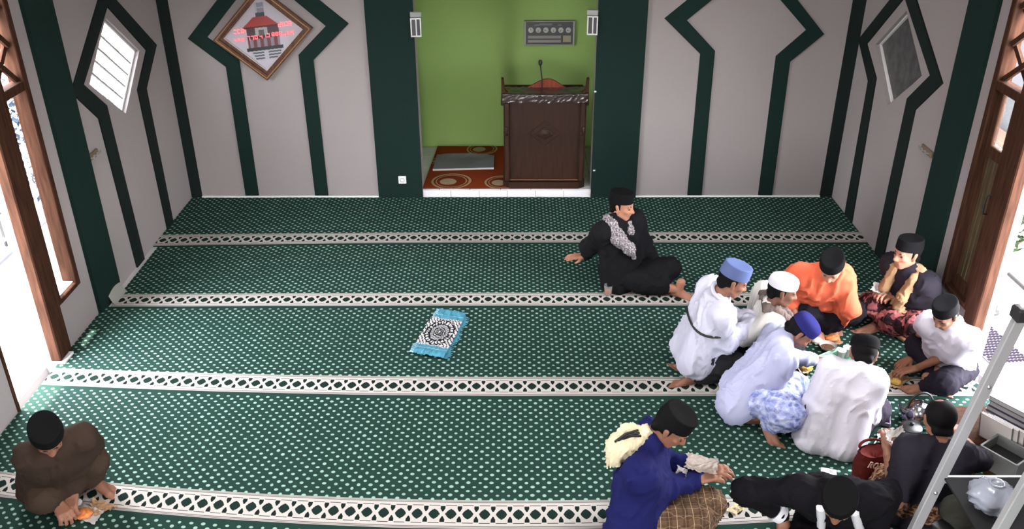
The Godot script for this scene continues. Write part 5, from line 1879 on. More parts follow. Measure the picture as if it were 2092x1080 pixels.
	static func smooth_normals(g: Geo) -> void:
		g.n.resize(g.v.size())
		g.n.fill(Vector3.ZERO)
		for i in range(0, g.ix.size(), 3):
			var p := g.v[g.ix[i]]
			var nn := (g.v[g.ix[i + 2]] - p).cross(g.v[g.ix[i + 1]] - p)
			g.n[g.ix[i]] += nn
			g.n[g.ix[i + 1]] += nn
			g.n[g.ix[i + 2]] += nn
		for i in g.n.size():
			g.n[i] = g.n[i].normalized() if g.n[i].length_squared() > 1e-20 else Vector3.UP

# folds in cloth: ridges pushed out along the surface
func crease(g: Geo, amp: float, freq: float, seed_: int, stretch := Vector3(1, 0.45, 1)) -> Geo:
	var f := noise(1.0, seed_, 2)
	for i in g.v.size():
		var p := g.v[i] * stretch * freq
		var warp := f.get_noise_3dv(p * 0.5 + Vector3(9, 3, 1)) * 1.2
		var q := f.get_noise_3dv(p + Vector3(warp, warp, -warp))
		var ridge := 1.0 - absf(q) * 2.2
		g.v[i] += g.n[i] * (amp * (ridge * ridge * ridge if ridge > 0 else 0.0) - amp * 0.3)
	Field.smooth_normals(g)
	return g

var KIT := {}

func make_kit() -> void:
	# head: origin between the ears, y up, face towards +z
	var h := Field.new()
	h.k = 0.02
	h.blob(Vector3(0, 0.03, -0.012), Vector3(0.074, 0.086, 0.094))
	h.blob(Vector3(0, -0.036, 0.022), Vector3(0.056, 0.076, 0.064))
	h.bone(Vector3(-0.012, -0.098, 0.058), Vector3(0.012, -0.098, 0.058), 0.019, 0.019)
	h.bone(Vector3(-0.05, -0.06, 0.0), Vector3(-0.02, -0.095, 0.05), 0.018, 0.016)
	h.bone(Vector3(0.05, -0.06, 0.0), Vector3(0.02, -0.095, 0.05), 0.018, 0.016)
	h.bone(Vector3(-0.036, 0.02, 0.074), Vector3(0.036, 0.02, 0.074), 0.012, 0.012)
	h.bone(Vector3(-0.04, -0.022, 0.058), Vector3(-0.03, -0.025, 0.066), 0.02, 0.018)
	h.bone(Vector3(0.04, -0.022, 0.058), Vector3(0.03, -0.025, 0.066), 0.02, 0.018)
	h.bone(Vector3(0, 0.01, 0.084), Vector3(0, -0.03, 0.106), 0.008, 0.0125)
	h.bone(Vector3(-0.011, -0.034, 0.094), Vector3(0.011, -0.034, 0.094), 0.009, 0.009)
	h.bone(Vector3(-0.02, -0.063, 0.079), Vector3(0.02, -0.063, 0.079), 0.008, 0.008)
	for s in [-1.0, 1.0]:
		h.bone(Vector3(s * 0.077, 0.016, -0.016), Vector3(s * 0.074, -0.03, -0.004), 0.014, 0.010)
		h.cut.append(func(p: Vector3) -> float: return p.distance_to(Vector3(s * 0.032, -0.001, 0.092)) - 0.016)
	h.bone(Vector3(0, -0.05, -0.022), Vector3(0, -0.125, -0.034), 0.052, 0.052)
	KIT.head = h.build(0.0062)
	# hair on sides and back
	var r := Field.new()
	r.k = 0.015
	r.blob(Vector3(0, 0.024, -0.018), Vector3(0.083, 0.085, 0.100))
	r.bone(Vector3(-0.03, -0.045, -0.07), Vector3(0.03, -0.045, -0.07), 0.03, 0.03)
	r.cut.append(func(p: Vector3) -> float: return maxf(0.012 - p.z, p.y - 0.062))
	KIT.hair = r.build(0.0075)
	var b := Field.new()
	b.k = 0.015
	b.blob(Vector3(0, 0.032, -0.018), Vector3(0.084, 0.094, 0.101))
	b.bone(Vector3(-0.03, -0.045, -0.07), Vector3(0.03, -0.045, -0.07), 0.03, 0.03)
	b.cut.append(func(p: Vector3) -> float: return maxf(0.03 - p.z, p.y - 0.07))
	b.cut.append(func(p: Vector3) -> float: return p.distance_to(Vector3(0.02, 0.150, -0.005)) - 0.045)
	KIT.thin_hair = b.build(0.0075)
	# one eye and one brow; the other is its mirror
	KIT.eye = Geo.new().lathe(PackedVector2Array([Vector2(0, -0.006), Vector2(0.012, -0.002), Vector2(0.012, 0.002), Vector2(0, 0.006)]), 10, Transform3D(Basis.IDENTITY, Vector3(0.032, -0.001, 0.074)))
	KIT.brow = Geo.new().tube(PackedVector3Array([Vector3(0.014, 0.021, 0.088), Vector3(0.032, 0.026, 0.084), Vector3(0.052, 0.02, 0.069)]), [0.004, 0.0045, 0.002], 6)
	# caps
	var prof := PackedVector2Array([Vector2(0.0995, 0.0), Vector2(0.101, 0.004), Vector2(0.0985, 0.045), Vector2(0.094, 0.082), Vector2(0.091, 0.088), Vector2(0.08, 0.088), Vector2(0.05, 0.084), Vector2(0.012, 0.080), Vector2(0.0, 0.080)])
	KIT.peci = Geo.new().lathe(prof, 28, Transform3D(Basis.IDENTITY, Vector3(0, 0.042, -0.012)), 0.90, 1.07)
	prof = PackedVector2Array([Vector2(0.0995, 0.0), Vector2(0.1015, 0.003), Vector2(0.1005, 0.03), Vector2(0.098, 0.05), Vector2(0.09, 0.067), Vector2(0.07, 0.08), Vector2(0.04, 0.088), Vector2(0.0, 0.091)])
	KIT.kufi = Geo.new().lathe(prof, 28, Transform3D(Basis.IDENTITY, Vector3(0, 0.040, -0.012)), 0.91, 1.07)
	# hands: wrist at the origin, fingers to +z, palm down, thumb to +x (a right hand)
	for kind in [["flat", 0.06, 0.12], ["loose", 0.42, 0.3], ["grip", 0.72, 0.55]]:
		var f := Field.new()
		f.k = 0.009
		var curl: float = kind[1]
		f.bone(Vector3(0, 0.0, -0.035), Vector3(0, 0, 0.012), 0.027, 0.027)
		var xs := [0.031, 0.0105, -0.0105, -0.030]
		var ln := [0.074, 0.082, 0.076, 0.06]
		var fan := [0.13, 0.03, -0.06, -0.18]
		for i in 4:
			var kn := Vector3(xs[i], 0.004, 0.088 - absf(i - 1.2) * 0.005)
			f.bone(Vector3(xs[i] * 0.6, 0, 0.015), kn, 0.0165, 0.0115)
			var p := kn
			var ang := curl * 0.6
			for j in 3:
				var sl: float = ln[i] * [0.45, 0.3, 0.25][j]
				var d := Vector3(sin(fan[i]), -sin(ang), cos(ang) * cos(fan[i])).normalized()
				f.bone(p, p + d * sl, 0.0095 - j * 0.0009, 0.0088 - j * 0.0009)
				p += d * sl
				ang += curl
		var tb := Vector3(0.022, -0.006, 0.022)
		f.bone(Vector3(0.008, -0.004, 0.005), tb, 0.017, 0.015)
		var t1 := Vector3(0.052, -0.012 - 0.02 * kind[2], 0.056)
		var t2 := t1 + Vector3(0.012 - 0.03 * kind[2], -0.01 - 0.012 * kind[2], 0.032)
		f.bone(tb, t1, 0.0135, 0.011)
		f.bone(t1, t2, 0.0105, 0.0085)
		KIT["hand_" + kind[0]] = f.build(0.0043)
	# foot: ankle at the origin, toes to +z
	var ft := Field.new()
	ft.k = 0.014
	ft.bone(Vector3(0, 0.07, -0.005), Vector3(0, -0.01, -0.008), 0.034, 0.034)
	ft.bone(Vector3(0, -0.01, -0.01), Vector3(0, -0.038, -0.04), 0.033, 0.03)
	ft.bone(Vector3(0, -0.02, 0.01), Vector3(0.018, -0.045, 0.125), 0.034, 0.021)
	ft.bone(Vector3(0, -0.028, -0.02), Vector3(-0.022, -0.048, 0.105), 0.03, 0.018)
	for i in 5:
		var x := 0.032 - i * 0.0165
		var z := 0.135 - i * 0.009
		ft.bone(Vector3(x, -0.05, z), Vector3(x * 1.08, -0.054, z + 0.038 - i * 0.004), 0.0115 - i * 0.0009, 0.0095 - i * 0.0009)
	KIT.foot = ft.build(0.0062)

func at_px(q: Array) -> Vector3:
	return on_y(q[0], q[1], q[2])

func facing(deg: float) -> Vector3:
	return Vector3(sin(deg_to_rad(deg)), 0, cos(deg_to_rad(deg)))

func frame(z: Vector3, y: Vector3) -> Basis:
	z = z.normalized()
	var x := y.cross(z).normalized()
	return Basis(x, z.cross(x), z)

func reach(s: Vector3, w: Vector3, l1: float, l2: float, pole: Vector3) -> Array:
	var d := w - s
	var far := (l1 + l2) * 0.985
	if d.length() > far:
		w = s + d.normalized() * far
		d = w - s
	var c := d.length()
	var q := clampf((l1 * l1 - l2 * l2 + c * c) / (2.0 * c), -l1, l1)
	var u := d / c
	var n := (pole - u * pole.dot(u)).normalized()
	return [s + u * q + n * sqrt(maxf(0.0, l1 * l1 - q * q)), w]

# o: joints as [pixel x, pixel y, height]; see people()
func person(o: Dictionary) -> Dictionary:
	var P := at_px(o.P)
	var N := at_px(o.N)
	var H := at_px(o.H)
	var size: float = o.get("size", 1.0)
	var hs := size * 0.9
	var d := facing(o.yaw)
	var hd := facing(o.get("hip", o.yaw))
	var t := (N - P).normalized()
	var rs := d.cross(Vector3.UP)
	rs = (rs - t * rs.dot(t) * 0.6).normalized()
	var rh := hd.cross(Vector3.UP).normalized()
	var sw: float = o.get("shoulders", 0.165) * size
	var SR := N + rs * sw - t * 0.045
	var SL := N - rs * sw - t * 0.045
	var HR := P + rh * 0.085
	var HL := P - rh * 0.085
	var ar := reach(SR, at_px(o.RH), 0.27 * size, 0.245 * size, o.get("RE", -d - Vector3.UP * 0.6 + rs * 0.5))
	var al := reach(SL, at_px(o.LH), 0.27 * size, 0.245 * size, o.get("LE", -d - Vector3.UP * 0.6 - rs * 0.5))
	var RK := at_px(o.RK)
	var LK := at_px(o.LK)
	var RA := at_px(o.RA)
	var LA := at_px(o.LA)
	if DEBUG:
		print("%s torso %.2f neck-head %.2f armR %.2f armL %.2f thighs %.2f %.2f shins %.2f %.2f base %s" % [o.label.substr(0, 24), N.distance_to(P), N.distance_to(H), SR.distance_to(at_px(o.RH)), SL.distance_to(at_px(o.LH)), RK.distance_to(HR), LK.distance_to(HL), RK.distance_to(RA), LK.distance_to(LA), P])
	var root := thing("person", o.label, "person", Vector3(P.x, 0.013, P.z), "men seated on the carpet")
	var fat: float = o.get("fat", 1.0) * size
	var chest := N - t * 0.15
	var front := (d - t * d.dot(t)).normalized()
	var hz := facing(o.look[0]) * cos(deg_to_rad(o.look[1])) + Vector3.UP * sin(deg_to_rad(o.look[1]))
	var hb := frame(hz, Vector3.UP if absf(o.look[1]) < 80 else facing(o.look[0]))
	hb = hb.rotated(hz.normalized(), deg_to_rad(o.look[2] if o.look.size() > 2 else 0.0))
	# ---- body: one skin
	var f := Field.new()
	f.k = 0.035
	f.bone(HR, chest + rs * 0.075, 0.088 * fat, 0.088 * fat)
	f.bone(HL, chest - rs * 0.075, 0.088 * fat, 0.088 * fat)
	f.bone(chest + rs * 0.075, SR - rs * 0.03, 0.085 * fat, 0.058)
	f.bone(chest - rs * 0.075, SL + rs * 0.03, 0.085 * fat, 0.058)
	f.bone(SR, SL, 0.05, 0.05)
	f.bone(N - t * 0.02, H + hb * Vector3(0, -0.09, -0.03), 0.056, 0.05)
	f.bone(SR, ar[0], 0.05 * size, 0.04 * size)
	f.bone(SL, al[0], 0.05 * size, 0.04 * size)
	f.bone(ar[0], ar[1], 0.04 * size, 0.027 * size)
	f.bone(al[0], al[1], 0.04 * size, 0.027 * size)
	for q in [[HR, RK, RA], [HL, LK, LA]]:
		f.bone(q[0], q[1], 0.078 * size, 0.055 * size)
		f.bone(q[1], q[2], 0.054 * size, 0.034 * size)
	var body := f.build(0.019)
	body.add(KIT.head, Transform3D(hb * hs, H))
	for q in [[ar, 1.0, "R"], [al, -1.0, "L"]]:
		var fore: Vector3 = (q[0][1] - q[0][0]).normalized()
		var hf: Vector3 = o.get(q[2] + "dir", fore)
		var palm: Vector3 = o.get(q[2] + "palm", Vector3.DOWN + d * 0.15)
		var hbs := frame(hf, -palm)
		if q[1] < 0:
			hbs = hbs * Basis.from_scale(Vector3(-1, 1, 1))
		body.add(KIT["hand_" + o.get(q[2] + "hand", o.get("hand", "loose"))], Transform3D(hbs * size, q[0][1] + hf.normalized() * 0.02))
	for q in [[RK, RA, 1.0, "RT"], [LK, LA, -1.0, "LT"]]:
		var toe: Vector3 = o.get(q[3], hd)
		var fb := frame(toe, o.get(q[3] + "up", Vector3.UP))
		if q[2] > 0:
			fb = fb * Basis.from_scale(Vector3(1, 1, 1))
		else:
			fb = fb * Basis.from_scale(Vector3(-1, 1, 1))
		body.add(KIT.foot, Transform3D(fb * size, q[1]))
	var skin := mat(o.skin, 0.6)
	skin.subsurf_scatter_enabled = true
	skin.subsurf_scatter_strength = 0.08
	sink(body, 0.0165)
	var bp := part(body, "body", skin, root)
	# ---- face and hair
	for s in [-1.0, 1.0]:
		var mir := Transform3D(hb * hs * Basis.from_scale(Vector3(s, 1, 1)), H)
		part(Geo.new().add(KIT.eye, mir), "eye", M.eye, bp)
		part(Geo.new().add(KIT.brow, mir), "eyebrow", M.hair, bp)
	part(Geo.new().add(KIT[o.get("hair", "hair")], Transform3D(hb * hs, H)), "hair", o.get("hair_mat", M.hair), root)
	if o.has("cap"):
		var cb := hb * Basis(Vector3.RIGHT, deg_to_rad(o.get("tilt", -4.0)))
		part(Geo.new().add(KIT[o.cap], Transform3D(cb * hs * o.get("cap_size", 1.0), H)), "cap", o.cap_mat, root)
	# ---- lower garment
	var lw := Field.new()
	lw.k = o.get("loose", 0.06)
	var lr: float = o.get("leg", 1.0) * size
	for q in [[HR, RK, RA], [HL, LK, LA]]:
		var stop: float = o.get("shin", 0.85)
		lw.bone(q[0], q[1], 0.108 * lr, 0.080 * lr)
		lw.bone(q[1], q[1].lerp(q[2], stop), 0.078 * lr, 0.062 * lr)
	lw.bone(HR, HL, 0.106 * fat, 0.106 * fat)
	if o.get("sarong", false):
		lw.bone(RK.lerp(HR, 0.25), LK.lerp(HL, 0.25), 0.065, 0.065)
		lw.bone(RA.lerp(RK, 0.5), LA.lerp(LK, 0.5), 0.06, 0.06)
		lw.bone((HR + HL) * 0.5 - Vector3(0, 0.03, 0), (RK + LK) * 0.5 - Vector3(0, 0.03, 0), 0.09, 0.07)
	var lg := lw.build(0.0145)
	crease(lg, o.get("fold", 0.012), 6.5, o.seed + 5, Vector3(1, 0.8, 1))
	sink(lg, 0.016)
	part(lg, o.get("lower", "trousers"), o.lower_mat, root, o.get("lower_label", ""))
	# ---- upper garment
	var sh := Field.new()
	sh.k = 0.05
	var hem: float = o.get("hem", 0.06)
	var back: float = o.get("back", 0.0)
	var hr := HR - t * hem - front * back
	var hl := HL - t * hem - front * back
	var fl: float = o.get("flare", 1.0)
	sh.bone(hr + rh * 0.012, chest + rs * 0.07, 0.115 * fat * fl, 0.108 * fat)
	sh.bone(hl - rh * 0.012, chest - rs * 0.07, 0.115 * fat * fl, 0.108 * fat)
	sh.bone((hr + hl) * 0.5 + front * 0.03, chest + front * 0.01, 0.118 * fat * fl, 0.1 * fat)
	sh.bone(chest + rs * 0.075, SR - rs * 0.02, 0.105 * fat, 0.073)
	sh.bone(chest - rs * 0.075, SL + rs * 0.02, 0.105 * fat, 0.073)
	sh.bone(SR - rs * 0.03, SL + rs * 0.03, 0.065, 0.065)
	var nape := H + hb * Vector3(0, -0.095, -0.036)
	sh.bone(N - t * 0.03 - front * 0.01, N.lerp(nape, o.get("neck", 0.45)), 0.074, 0.062)
	var sl: float = o.get("sleeve", 1.0)
	var sr: float = o.get("sleeve_r", 1.0)
	for q in [[SR, ar], [SL, al]]:
		var el: Vector3 = q[1][0]
		var wr: Vector3 = q[1][1]
		if sl > 0.55:
			sh.bone(q[0], el, 0.072 * sr, 0.062 * sr)
			sh.bone(el, el.lerp(wr, (sl - 0.5) * 2.0 * 0.96), 0.062 * sr, 0.047 * sr)
		else:
			sh.bone(q[0], q[0].lerp(el, sl * 2.0), 0.074 * sr, 0.068 * sr)
	var sg := sh.build(0.0135)
	crease(sg, o.get("fold", 0.012), 5.5, o.seed)
	sink(sg, 0.016)
	var shirt := part(sg, o.get("upper", "shirt"), o.upper_mat, root, o.get("upper_label", ""))
	# collar: a low ring round the neck
	if o.has("collar"):
		var ring := PackedVector3Array()
		var neck := (nape - N).normalized()
		var cx := neck.cross(front).normalized()
		var cf := cx.cross(neck).normalized()
		var cc := N.lerp(nape, o.get("neck", 0.45)) + neck * 0.03
		for k in 17:
			var an := lerpf(0.35, TAU - 0.35, k / 16.0)
			ring.append(cc + neck * (-0.02 * cos(an)) + (cx * sin(an) + cf * cos(an)) * 0.06)
		part(Geo.new().tube(ring, 0.015, 6, true), "collar", o.collar, shirt)
	return {"root": root, "P": P, "N": N, "H": H, "SR": SR, "SL": SL, "d": d, "front": front, "t": t, "rs": rs, "ar": ar, "al": al, "chest": chest, "hb": hb, "RK": RK, "LK": LK, "shirt": shirt, "fat": fat}

# cloth that would pass through the floor spreads on it instead
func sink(g: Geo, y: float) -> void:
	for i in g.v.size():
		if g.v[i].y < y:
			g.v[i].y = y + (g.v[i].y - y) * 0.01
	Field.smooth_normals(g)

const DEBUG := false

func cloth(c: Color, rough := 0.9, sheen := 0.2) -> StandardMaterial3D:
	var m := bumped(mat(c, rough), M.fine, 5.0, 0.25)
	if c.get_luminance() > 0.4:
		m.rim_enabled = true
		m.rim = sheen
	return m

func printed(lo: Color, mid: Color, hi: Color, freq: float, seed_: int, scale := 3.0) -> StandardMaterial3D:
	var t := NoiseTexture2D.new()
	t.width = 256
	t.height = 256
	t.seamless = true
	t.noise = noise(freq, seed_, 2, FastNoiseLite.TYPE_CELLULAR)
	var g := Gradient.new()
	g.offsets = PackedFloat32Array([0.0, 0.26, 0.34, 0.46, 0.56])
	g.colors = PackedColorArray([lo, lo, mid, mid, hi])
	g.interpolation_mode = Gradient.GRADIENT_INTERPOLATE_CONSTANT
	t.color_ramp = g
	var m := mat(Color.WHITE, 0.9)
	m.albedo_texture = t
	m.uv1_triplanar = true
	m.uv1_world_triplanar = true
	m.uv1_scale = Vector3.ONE * scale
	return m

func plaid(base: Color, a: Color, b: Color, scale := 4.0) -> StandardMaterial3D:
	var tx := picture(128, 128, func(x: int, y: int) -> Color:
		var c := base
		var fx := x % 64
		var fy := y % 64
		if fx < 22:
			c = c.lerp(a, 0.45)
		if fy < 22:
			c = c.lerp(a, 0.45)
		if fx == 40 or fx == 41 or fx == 10:
			c = b
		if fy == 40 or fy == 41 or fy == 10:
			c = c.lerp(b, 0.7)
		return c)
	var m := mat(Color.WHITE, 0.9)
	m.albedo_texture = tx
	m.uv1_triplanar = true
	m.uv1_world_triplanar = true
	m.uv1_scale = Vector3.ONE * scale
	return m

func people() -> void:
	make_kit()
	M.eye = mat(Color(0.08, 0.06, 0.05), 0.3)
	M.hair = mat(Color(0.055, 0.05, 0.05), 0.7)
	var felt := cloth(Color(0.06, 0.06, 0.065), 0.95, 0.4)
	var skin_a := Color(0.66, 0.46, 0.37)
	var skin_b := Color(0.52, 0.35, 0.27)
	var skin_c := Color(0.44, 0.29, 0.22)
	var who := {}
	who.a = person({"label": "man in a black robe leaning back on his hand, patterned scarf", "seed": 1,
		"P": [1272, 553, 0.13], "N": [1263, 452, 0.60], "H": [1271, 420, 0.725], "yaw": 30.0, "hip": 50.0, "look": [62, -6],
		"RH": [1192, 533, 0.06], "LH": [1345, 545, 0.20], "RE": Vector3(-0.6, 0.1, 0.5), "Rdir": Vector3(-1, -0.12, 0.1), "Rpalm": Vector3.DOWN, "Rhand": "flat",
		"RK": [1318, 578, 0.12], "RA": [1388, 592, 0.07], "LK": [1368, 548, 0.20], "LA": [1305, 574, 0.07], "RT": Vector3(1, -0.2, 0.4), "LT": Vector3(-0.6, -0.1, 0.4),
		"skin": skin_a, "cap": "peci", "cap_mat": felt, "upper": "robe", "upper_mat": cloth(Color(0.085, 0.085, 0.095)), "lower": "robe_skirt", "lower_mat": cloth(Color(0.085, 0.085, 0.095)),
		"sarong": true, "shin": 0.35, "hem": 0.08, "flare": 1.12, "collar": cloth(Color(0.085, 0.085, 0.095))})
	who.b = person({"label": "kneeling man in white shirt with thin black belt and light blue cap", "seed": 2,
		"P": [1430, 706, 0.23], "N": [1466, 603, 0.66], "H": [1498, 573, 0.79], "yaw": 95.0, "look": [85, -22],
		"RH": [1536, 660, 0.42], "LH": [1552, 645, 0.44], "hand": "grip",
		"RK": [1512, 752, 0.13], "LK": [1508, 714, 0.13], "RA": [1412, 768, 0.07], "LA": [1412, 738, 0.07], "RT": Vector3(-1, -0.25, 0.1), "LT": Vector3(-1, -0.25, -0.1),
		"skin": skin_b, "cap": "peci", "cap_mat": cloth(Color(0.34, 0.39, 0.55)), "cap_size": 1.02, "upper_mat": cloth(Color(0.79, 0.79, 0.86)), "lower": "trousers", "lower_mat": cloth(Color(0.16, 0.16, 0.17)),
		"fold": 0.017, "hem": 0.07, "back": 0.03, "flare": 1.12, "collar": cloth(Color(0.79, 0.79, 0.86))})
	who.c = person({"label": "man in white short sleeves with grey scarf and white knit cap", "seed": 3,
		"P": [1558, 698, 0.15], "N": [1570, 622, 0.53], "H": [1599, 593, 0.66], "yaw": 85.0, "look": [80, -14],
		"RH": [1568, 655, 0.38], "LH": [1618, 648, 0.32], "RE": Vector3(-0.9, -0.3, 0.5), "hand": "grip", "sleeve": 0.42,
		"RK": [1615, 706, 0.17], "LK": [1624, 674, 0.17], "RA": [1545, 722, 0.07], "LA": [1560, 695, 0.07],
		"skin": skin_c, "cap": "kufi", "cap_mat": cloth(Color(0.90, 0.90, 0.93)), "upper_mat": cloth(Color(0.88, 0.87, 0.85)), "lower": "sarong", "lower_mat": cloth(Color(0.22, 0.20, 0.21)), "sarong": true})
	who.d = person({"label": "man in a bright orange shirt reaching down to a plate", "seed": 4, "fold": 0.017,
		"P": [1683, 632, 0.16], "N": [1676, 553, 0.575], "H": [1699, 546, 0.685], "shoulders": 0.15, "LE": Vector3(0.25, 0.1, 0.6), "fat": 0.95, "yaw": -8.0, "look": [-28, -38],
		"RH": [1624, 636, 0.22], "LH": [1712, 660, 0.10], "Ldir": Vector3(0, -1, 0.25), "Lpalm": Vector3(0, -0.3, -1), "hand": "grip",
		"RK": [1650, 641, 0.2], "LK": [1742, 636, 0.2], "RA": [1700, 662, 0.07], "LA": [1672, 666, 0.07], "sleeve": 0.93,
		"skin": skin_a, "cap": "peci", "cap_mat": felt, "upper_mat": cloth(Color(0.90, 0.43, 0.31)), "upper_label": "bright orange shirt", "lower": "sarong", "lower_mat": cloth(Color(0.10, 0.09, 0.11)), "sarong": true, "collar": cloth(Color(0.90, 0.43, 0.31))})
	who.e = person({"label": "man in dark jacket with tan scarf and pink floral sarong", "seed": 5,
		"P": [1856, 626, 0.15], "N": [1858, 551, 0.57], "H": [1853, 517, 0.70], "shoulders": 0.15, "yaw": -60.0, "look": [-72, -4],
		"RH": [1818, 596, 0.33], "LH": [1836, 604, 0.31], "Rdir": Vector3(-0.8, 0.2, 0.5), "Ldir": Vector3(-0.9, 0.1, 0.2), "hand": "grip",
		"RK": [1778, 622, 0.22], "LK": [1872, 668, 0.22], "RA": [1836, 672, 0.08], "LA": [1790, 662, 0.08], "RT": Vector3(0.6, -0.15, 0.7), "LT": Vector3(-0.7, -0.1, 0.1),
		"skin": skin_a, "cap": "peci", "cap_mat": felt, "upper": "jacket", "upper_mat": cloth(Color(0.135, 0.125, 0.15)), "lower": "sarong", "lower_mat": M.floral, "lower_label": "black sarong with pink flowers", "sarong": true, "shin": 0.7})
	who.f = person({"label": "boy in a white polo shirt and black cap by the doorway", "seed": 6, "size": 0.9, "fat": 0.84, "shoulders": 0.14,
		"P": [1938, 742, 0.14], "N": [1938, 668, 0.52], "H": [1931, 642, 0.63], "yaw": -48.0, "look": [-58, -30],
		"RH": [1866, 728, 0.12], "LH": [1872, 752, 0.11], "Rdir": Vector3(-0.8, -0.4, 0.3), "Ldir": Vector3(-1, -0.2, 0.1), "sleeve": 0.36,
		"RK": [1876, 706, 0.2], "LK": [1930, 782, 0.17], "RA": [1912, 770, 0.08], "LA": [1890, 786, 0.08], "RT": Vector3(0.2, -0.1, 1), "LT": Vector3(-0.9, -0.1, -0.2),
		"skin": skin_b, "cap": "peci", "cap_mat": felt, "upper_mat": cloth(Color(0.87, 0.85, 0.90)), "lower": "trousers", "lower_mat": cloth(Color(0.11, 0.10, 0.13)), "collar": cloth(Color(0.87, 0.85, 0.90))})
	who.g = person({"label": "stooping man in pale blue shirt and royal blue skullcap", "seed": 7,
		"P": [1532, 792, 0.19], "N": [1602, 697, 0.50], "H": [1635, 676, 0.545], "yaw": 80.0, "hip": 70.0, "look": [75, -48],
		"RH": [1642, 792, 0.20], "LH": [1664, 735, 0.20], "hand": "grip",
		"RK": [1614, 846, 0.24], "LK": [1624, 788, 0.2], "RA": [1570, 868, 0.07], "LA": [1560, 832, 0.07], "RT": Vector3(0.2, -0.2, 1), "LT": Vector3(-0.5, -0.2, 0.5),
		"skin": skin_b, "cap": "kufi", "cap_mat": cloth(Color(0.14, 0.14, 0.36)), "upper_mat": cloth(Color(0.70, 0.71, 0.83)), "upper_label": "pale blue shirt", "lower": "sarong", "lower_mat": M.blue_print, "lower_label": "blue and white printed sarong", "sarong": true, "hem": 0.08, "back": 0.03, "flare": 1.14, "fold": 0.015})
	who.h = person({"label": "man in a long white shirt seen from behind, dark head bowed", "seed": 8,
		"P": [1707, 858, 0.19], "N": [1748, 752, 0.53], "H": [1764, 722, 0.60], "yaw": 158.0, "look": [160, -40],
		"RH": [1776, 786, 0.27], "LH": [1704, 780, 0.27], "hand": "grip", "shoulders": 0.135, "fat": 0.92, "sleeve_r": 0.9, "neck": 0.75, "LE": Vector3(-0.45, -1, 0.2), "RE": Vector3(0.0, -1, 0.1),
		"RK": [1788, 836, 0.16], "LK": [1688, 806, 0.16], "RA": [1715, 872, 0.07], "LA": [1720, 860, 0.07], "RT": Vector3(-1, -0.2, 0), "LT": Vector3(1, -0.2, 0),
		"skin": skin_b, "cap": "kufi", "cap_mat": felt, "upper_mat": cloth(Color(0.88, 0.87, 0.92)), "lower": "sarong", "lower_mat": cloth(Color(0.20, 0.18, 0.22)), "sarong": true, "hem": 0.12, "back": 0.03, "flare": 1.1, "fold": 0.009})
	who.i = person({"label": "balding man in a dark grey T-shirt beside the aluminium rack", "seed": 9,
		"P": [1890, 1020, 0.17], "N": [1910, 909, 0.55], "H": [1919, 856, 0.675], "yaw": 168.0, "look": [172, -18],
		"RH": [1962, 892, 0.34], "LH": [1815, 926, 0.42], "RE": Vector3(1, -0.6, 0.3), "LE": Vector3(-0.35, -0.9, 0.3), "Ldir": Vector3(0.2, 0.5, -0.8), "hand": "grip", "sleeve": 0.42, "shoulders": 0.13, "sleeve_r": 0.92, "fat": 0.96,
		"RK": [1955, 955, 0.2], "LK": [1815, 985, 0.2], "RA": [1890, 980, 0.08], "LA": [1880, 990, 0.08], "RT": Vector3(-1, -0.2, 0), "LT": Vector3(1, -0.2, 0),
		"skin": skin_b, "hair": "thin_hair", "upper": "t_shirt", "upper_mat": cloth(Color(0.135, 0.125, 0.155)), "lower": "sarong", "lower_mat": M.batik, "lower_label": "brown batik sarong", "sarong": true, "hem": 0.08})
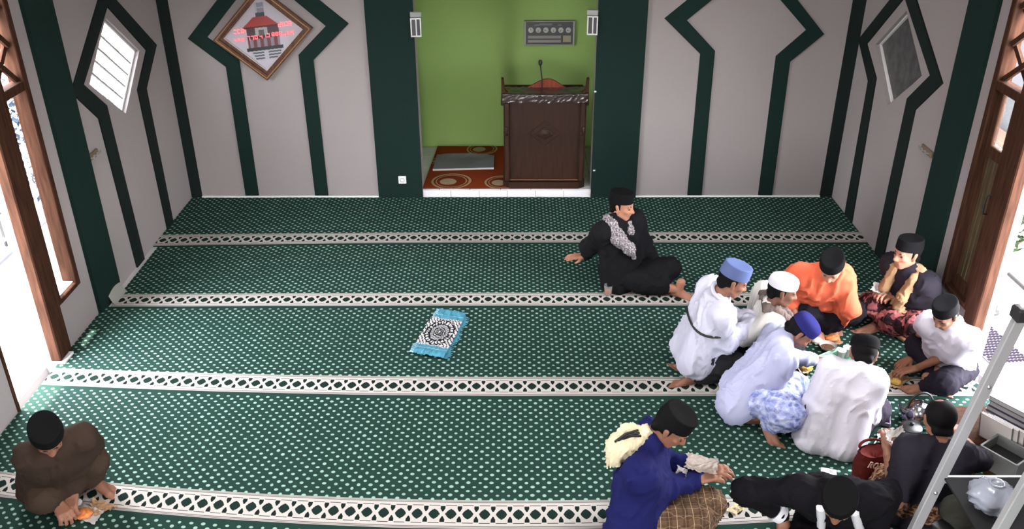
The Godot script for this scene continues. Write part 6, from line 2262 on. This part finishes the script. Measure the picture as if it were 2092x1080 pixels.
	who.j = person({"label": "man in navy blue shirt with cream scarf on his shoulder", "seed": 10,
		"P": [1296, 1050, 0.18], "N": [1322, 912, 0.61], "H": [1373, 872, 0.72], "yaw": 72.0, "look": [62, -34],
		"RH": [1418, 982, 0.33], "LH": [1430, 962, 0.34], "Rdir": Vector3(0.95, 0.25, -0.1), "Ldir": Vector3(0.9, 0.2, 0.15), "shoulders": 0.18, "fat": 1.1,
		"RK": [1420, 1066, 0.2], "LK": [1448, 1030, 0.2], "RA": [1330, 1090, 0.08], "LA": [1330, 1066, 0.08], "sleeve_r": 1.12,
		"skin": skin_b, "cap": "peci", "cap_mat": felt, "upper_mat": cloth(Color(0.10, 0.11, 0.30)), "upper_label": "navy blue long-sleeved shirt", "lower": "sarong", "lower_mat": M.plaid, "lower_label": "brown checked sarong", "sarong": true, "hem": 0.12, "flare": 1.12, "fold": 0.015})
	who.k = person({"label": "man in black jacket with white trim bending over the checked border", "seed": 11,
		"P": [1712, 1040, 0.16], "N": [1706, 1010, 0.56], "H": [1714, 1024, 0.62], "yaw": -12.0, "look": [-24, -46],
		"RH": [1598, 1052, 0.26], "LH": [1790, 1100, 0.2], "RE": Vector3(-1, 0.2, -0.3), "Rdir": Vector3(0.05, -0.75, 0.6), "hand": "loose", "shoulders": 0.17,
		"RK": [1640, 1108, 0.18], "LK": [1790, 1108, 0.18], "RA": [1740, 1110, 0.07], "LA": [1700, 1112, 0.07],
		"skin": skin_b, "cap": "peci", "cap_mat": felt, "upper": "jacket", "upper_mat": cloth(Color(0.07, 0.065, 0.08)), "lower": "sarong", "lower_mat": cloth(Color(0.08, 0.07, 0.09)), "sarong": true})
	who.l = person({"label": "man in a dark brown jacket eating alone by the left wall", "seed": 12,
		"P": [118, 972, 0.16], "N": [114, 908, 0.56], "H": [97, 890, 0.655], "shoulders": 0.13, "yaw": 38.0, "look": [30, -42],
		"RH": [112, 1022, 0.13], "LH": [150, 1000, 0.14], "Rdir": Vector3(0.6, -0.3, 0.5), "Ldir": Vector3(0.1, -0.4, 0.8), "hand": "grip",
		"RK": [88, 1012, 0.2], "RE": Vector3(0.1, -0.4, -1.0), "LK": [186, 940, 0.27], "RA": [130, 1012, 0.07], "LA": [190, 976, 0.08], "LT": Vector3(0.9, -0.1, 0.4),
		"skin": skin_b, "cap": "peci", "cap_mat": felt, "upper": "jacket", "upper_mat": cloth(Color(0.21, 0.165, 0.14)), "lower": "trousers", "lower_mat": cloth(Color(0.23, 0.185, 0.15)), "collar": cloth(Color(0.15, 0.12, 0.10))})
	people_extras(who)
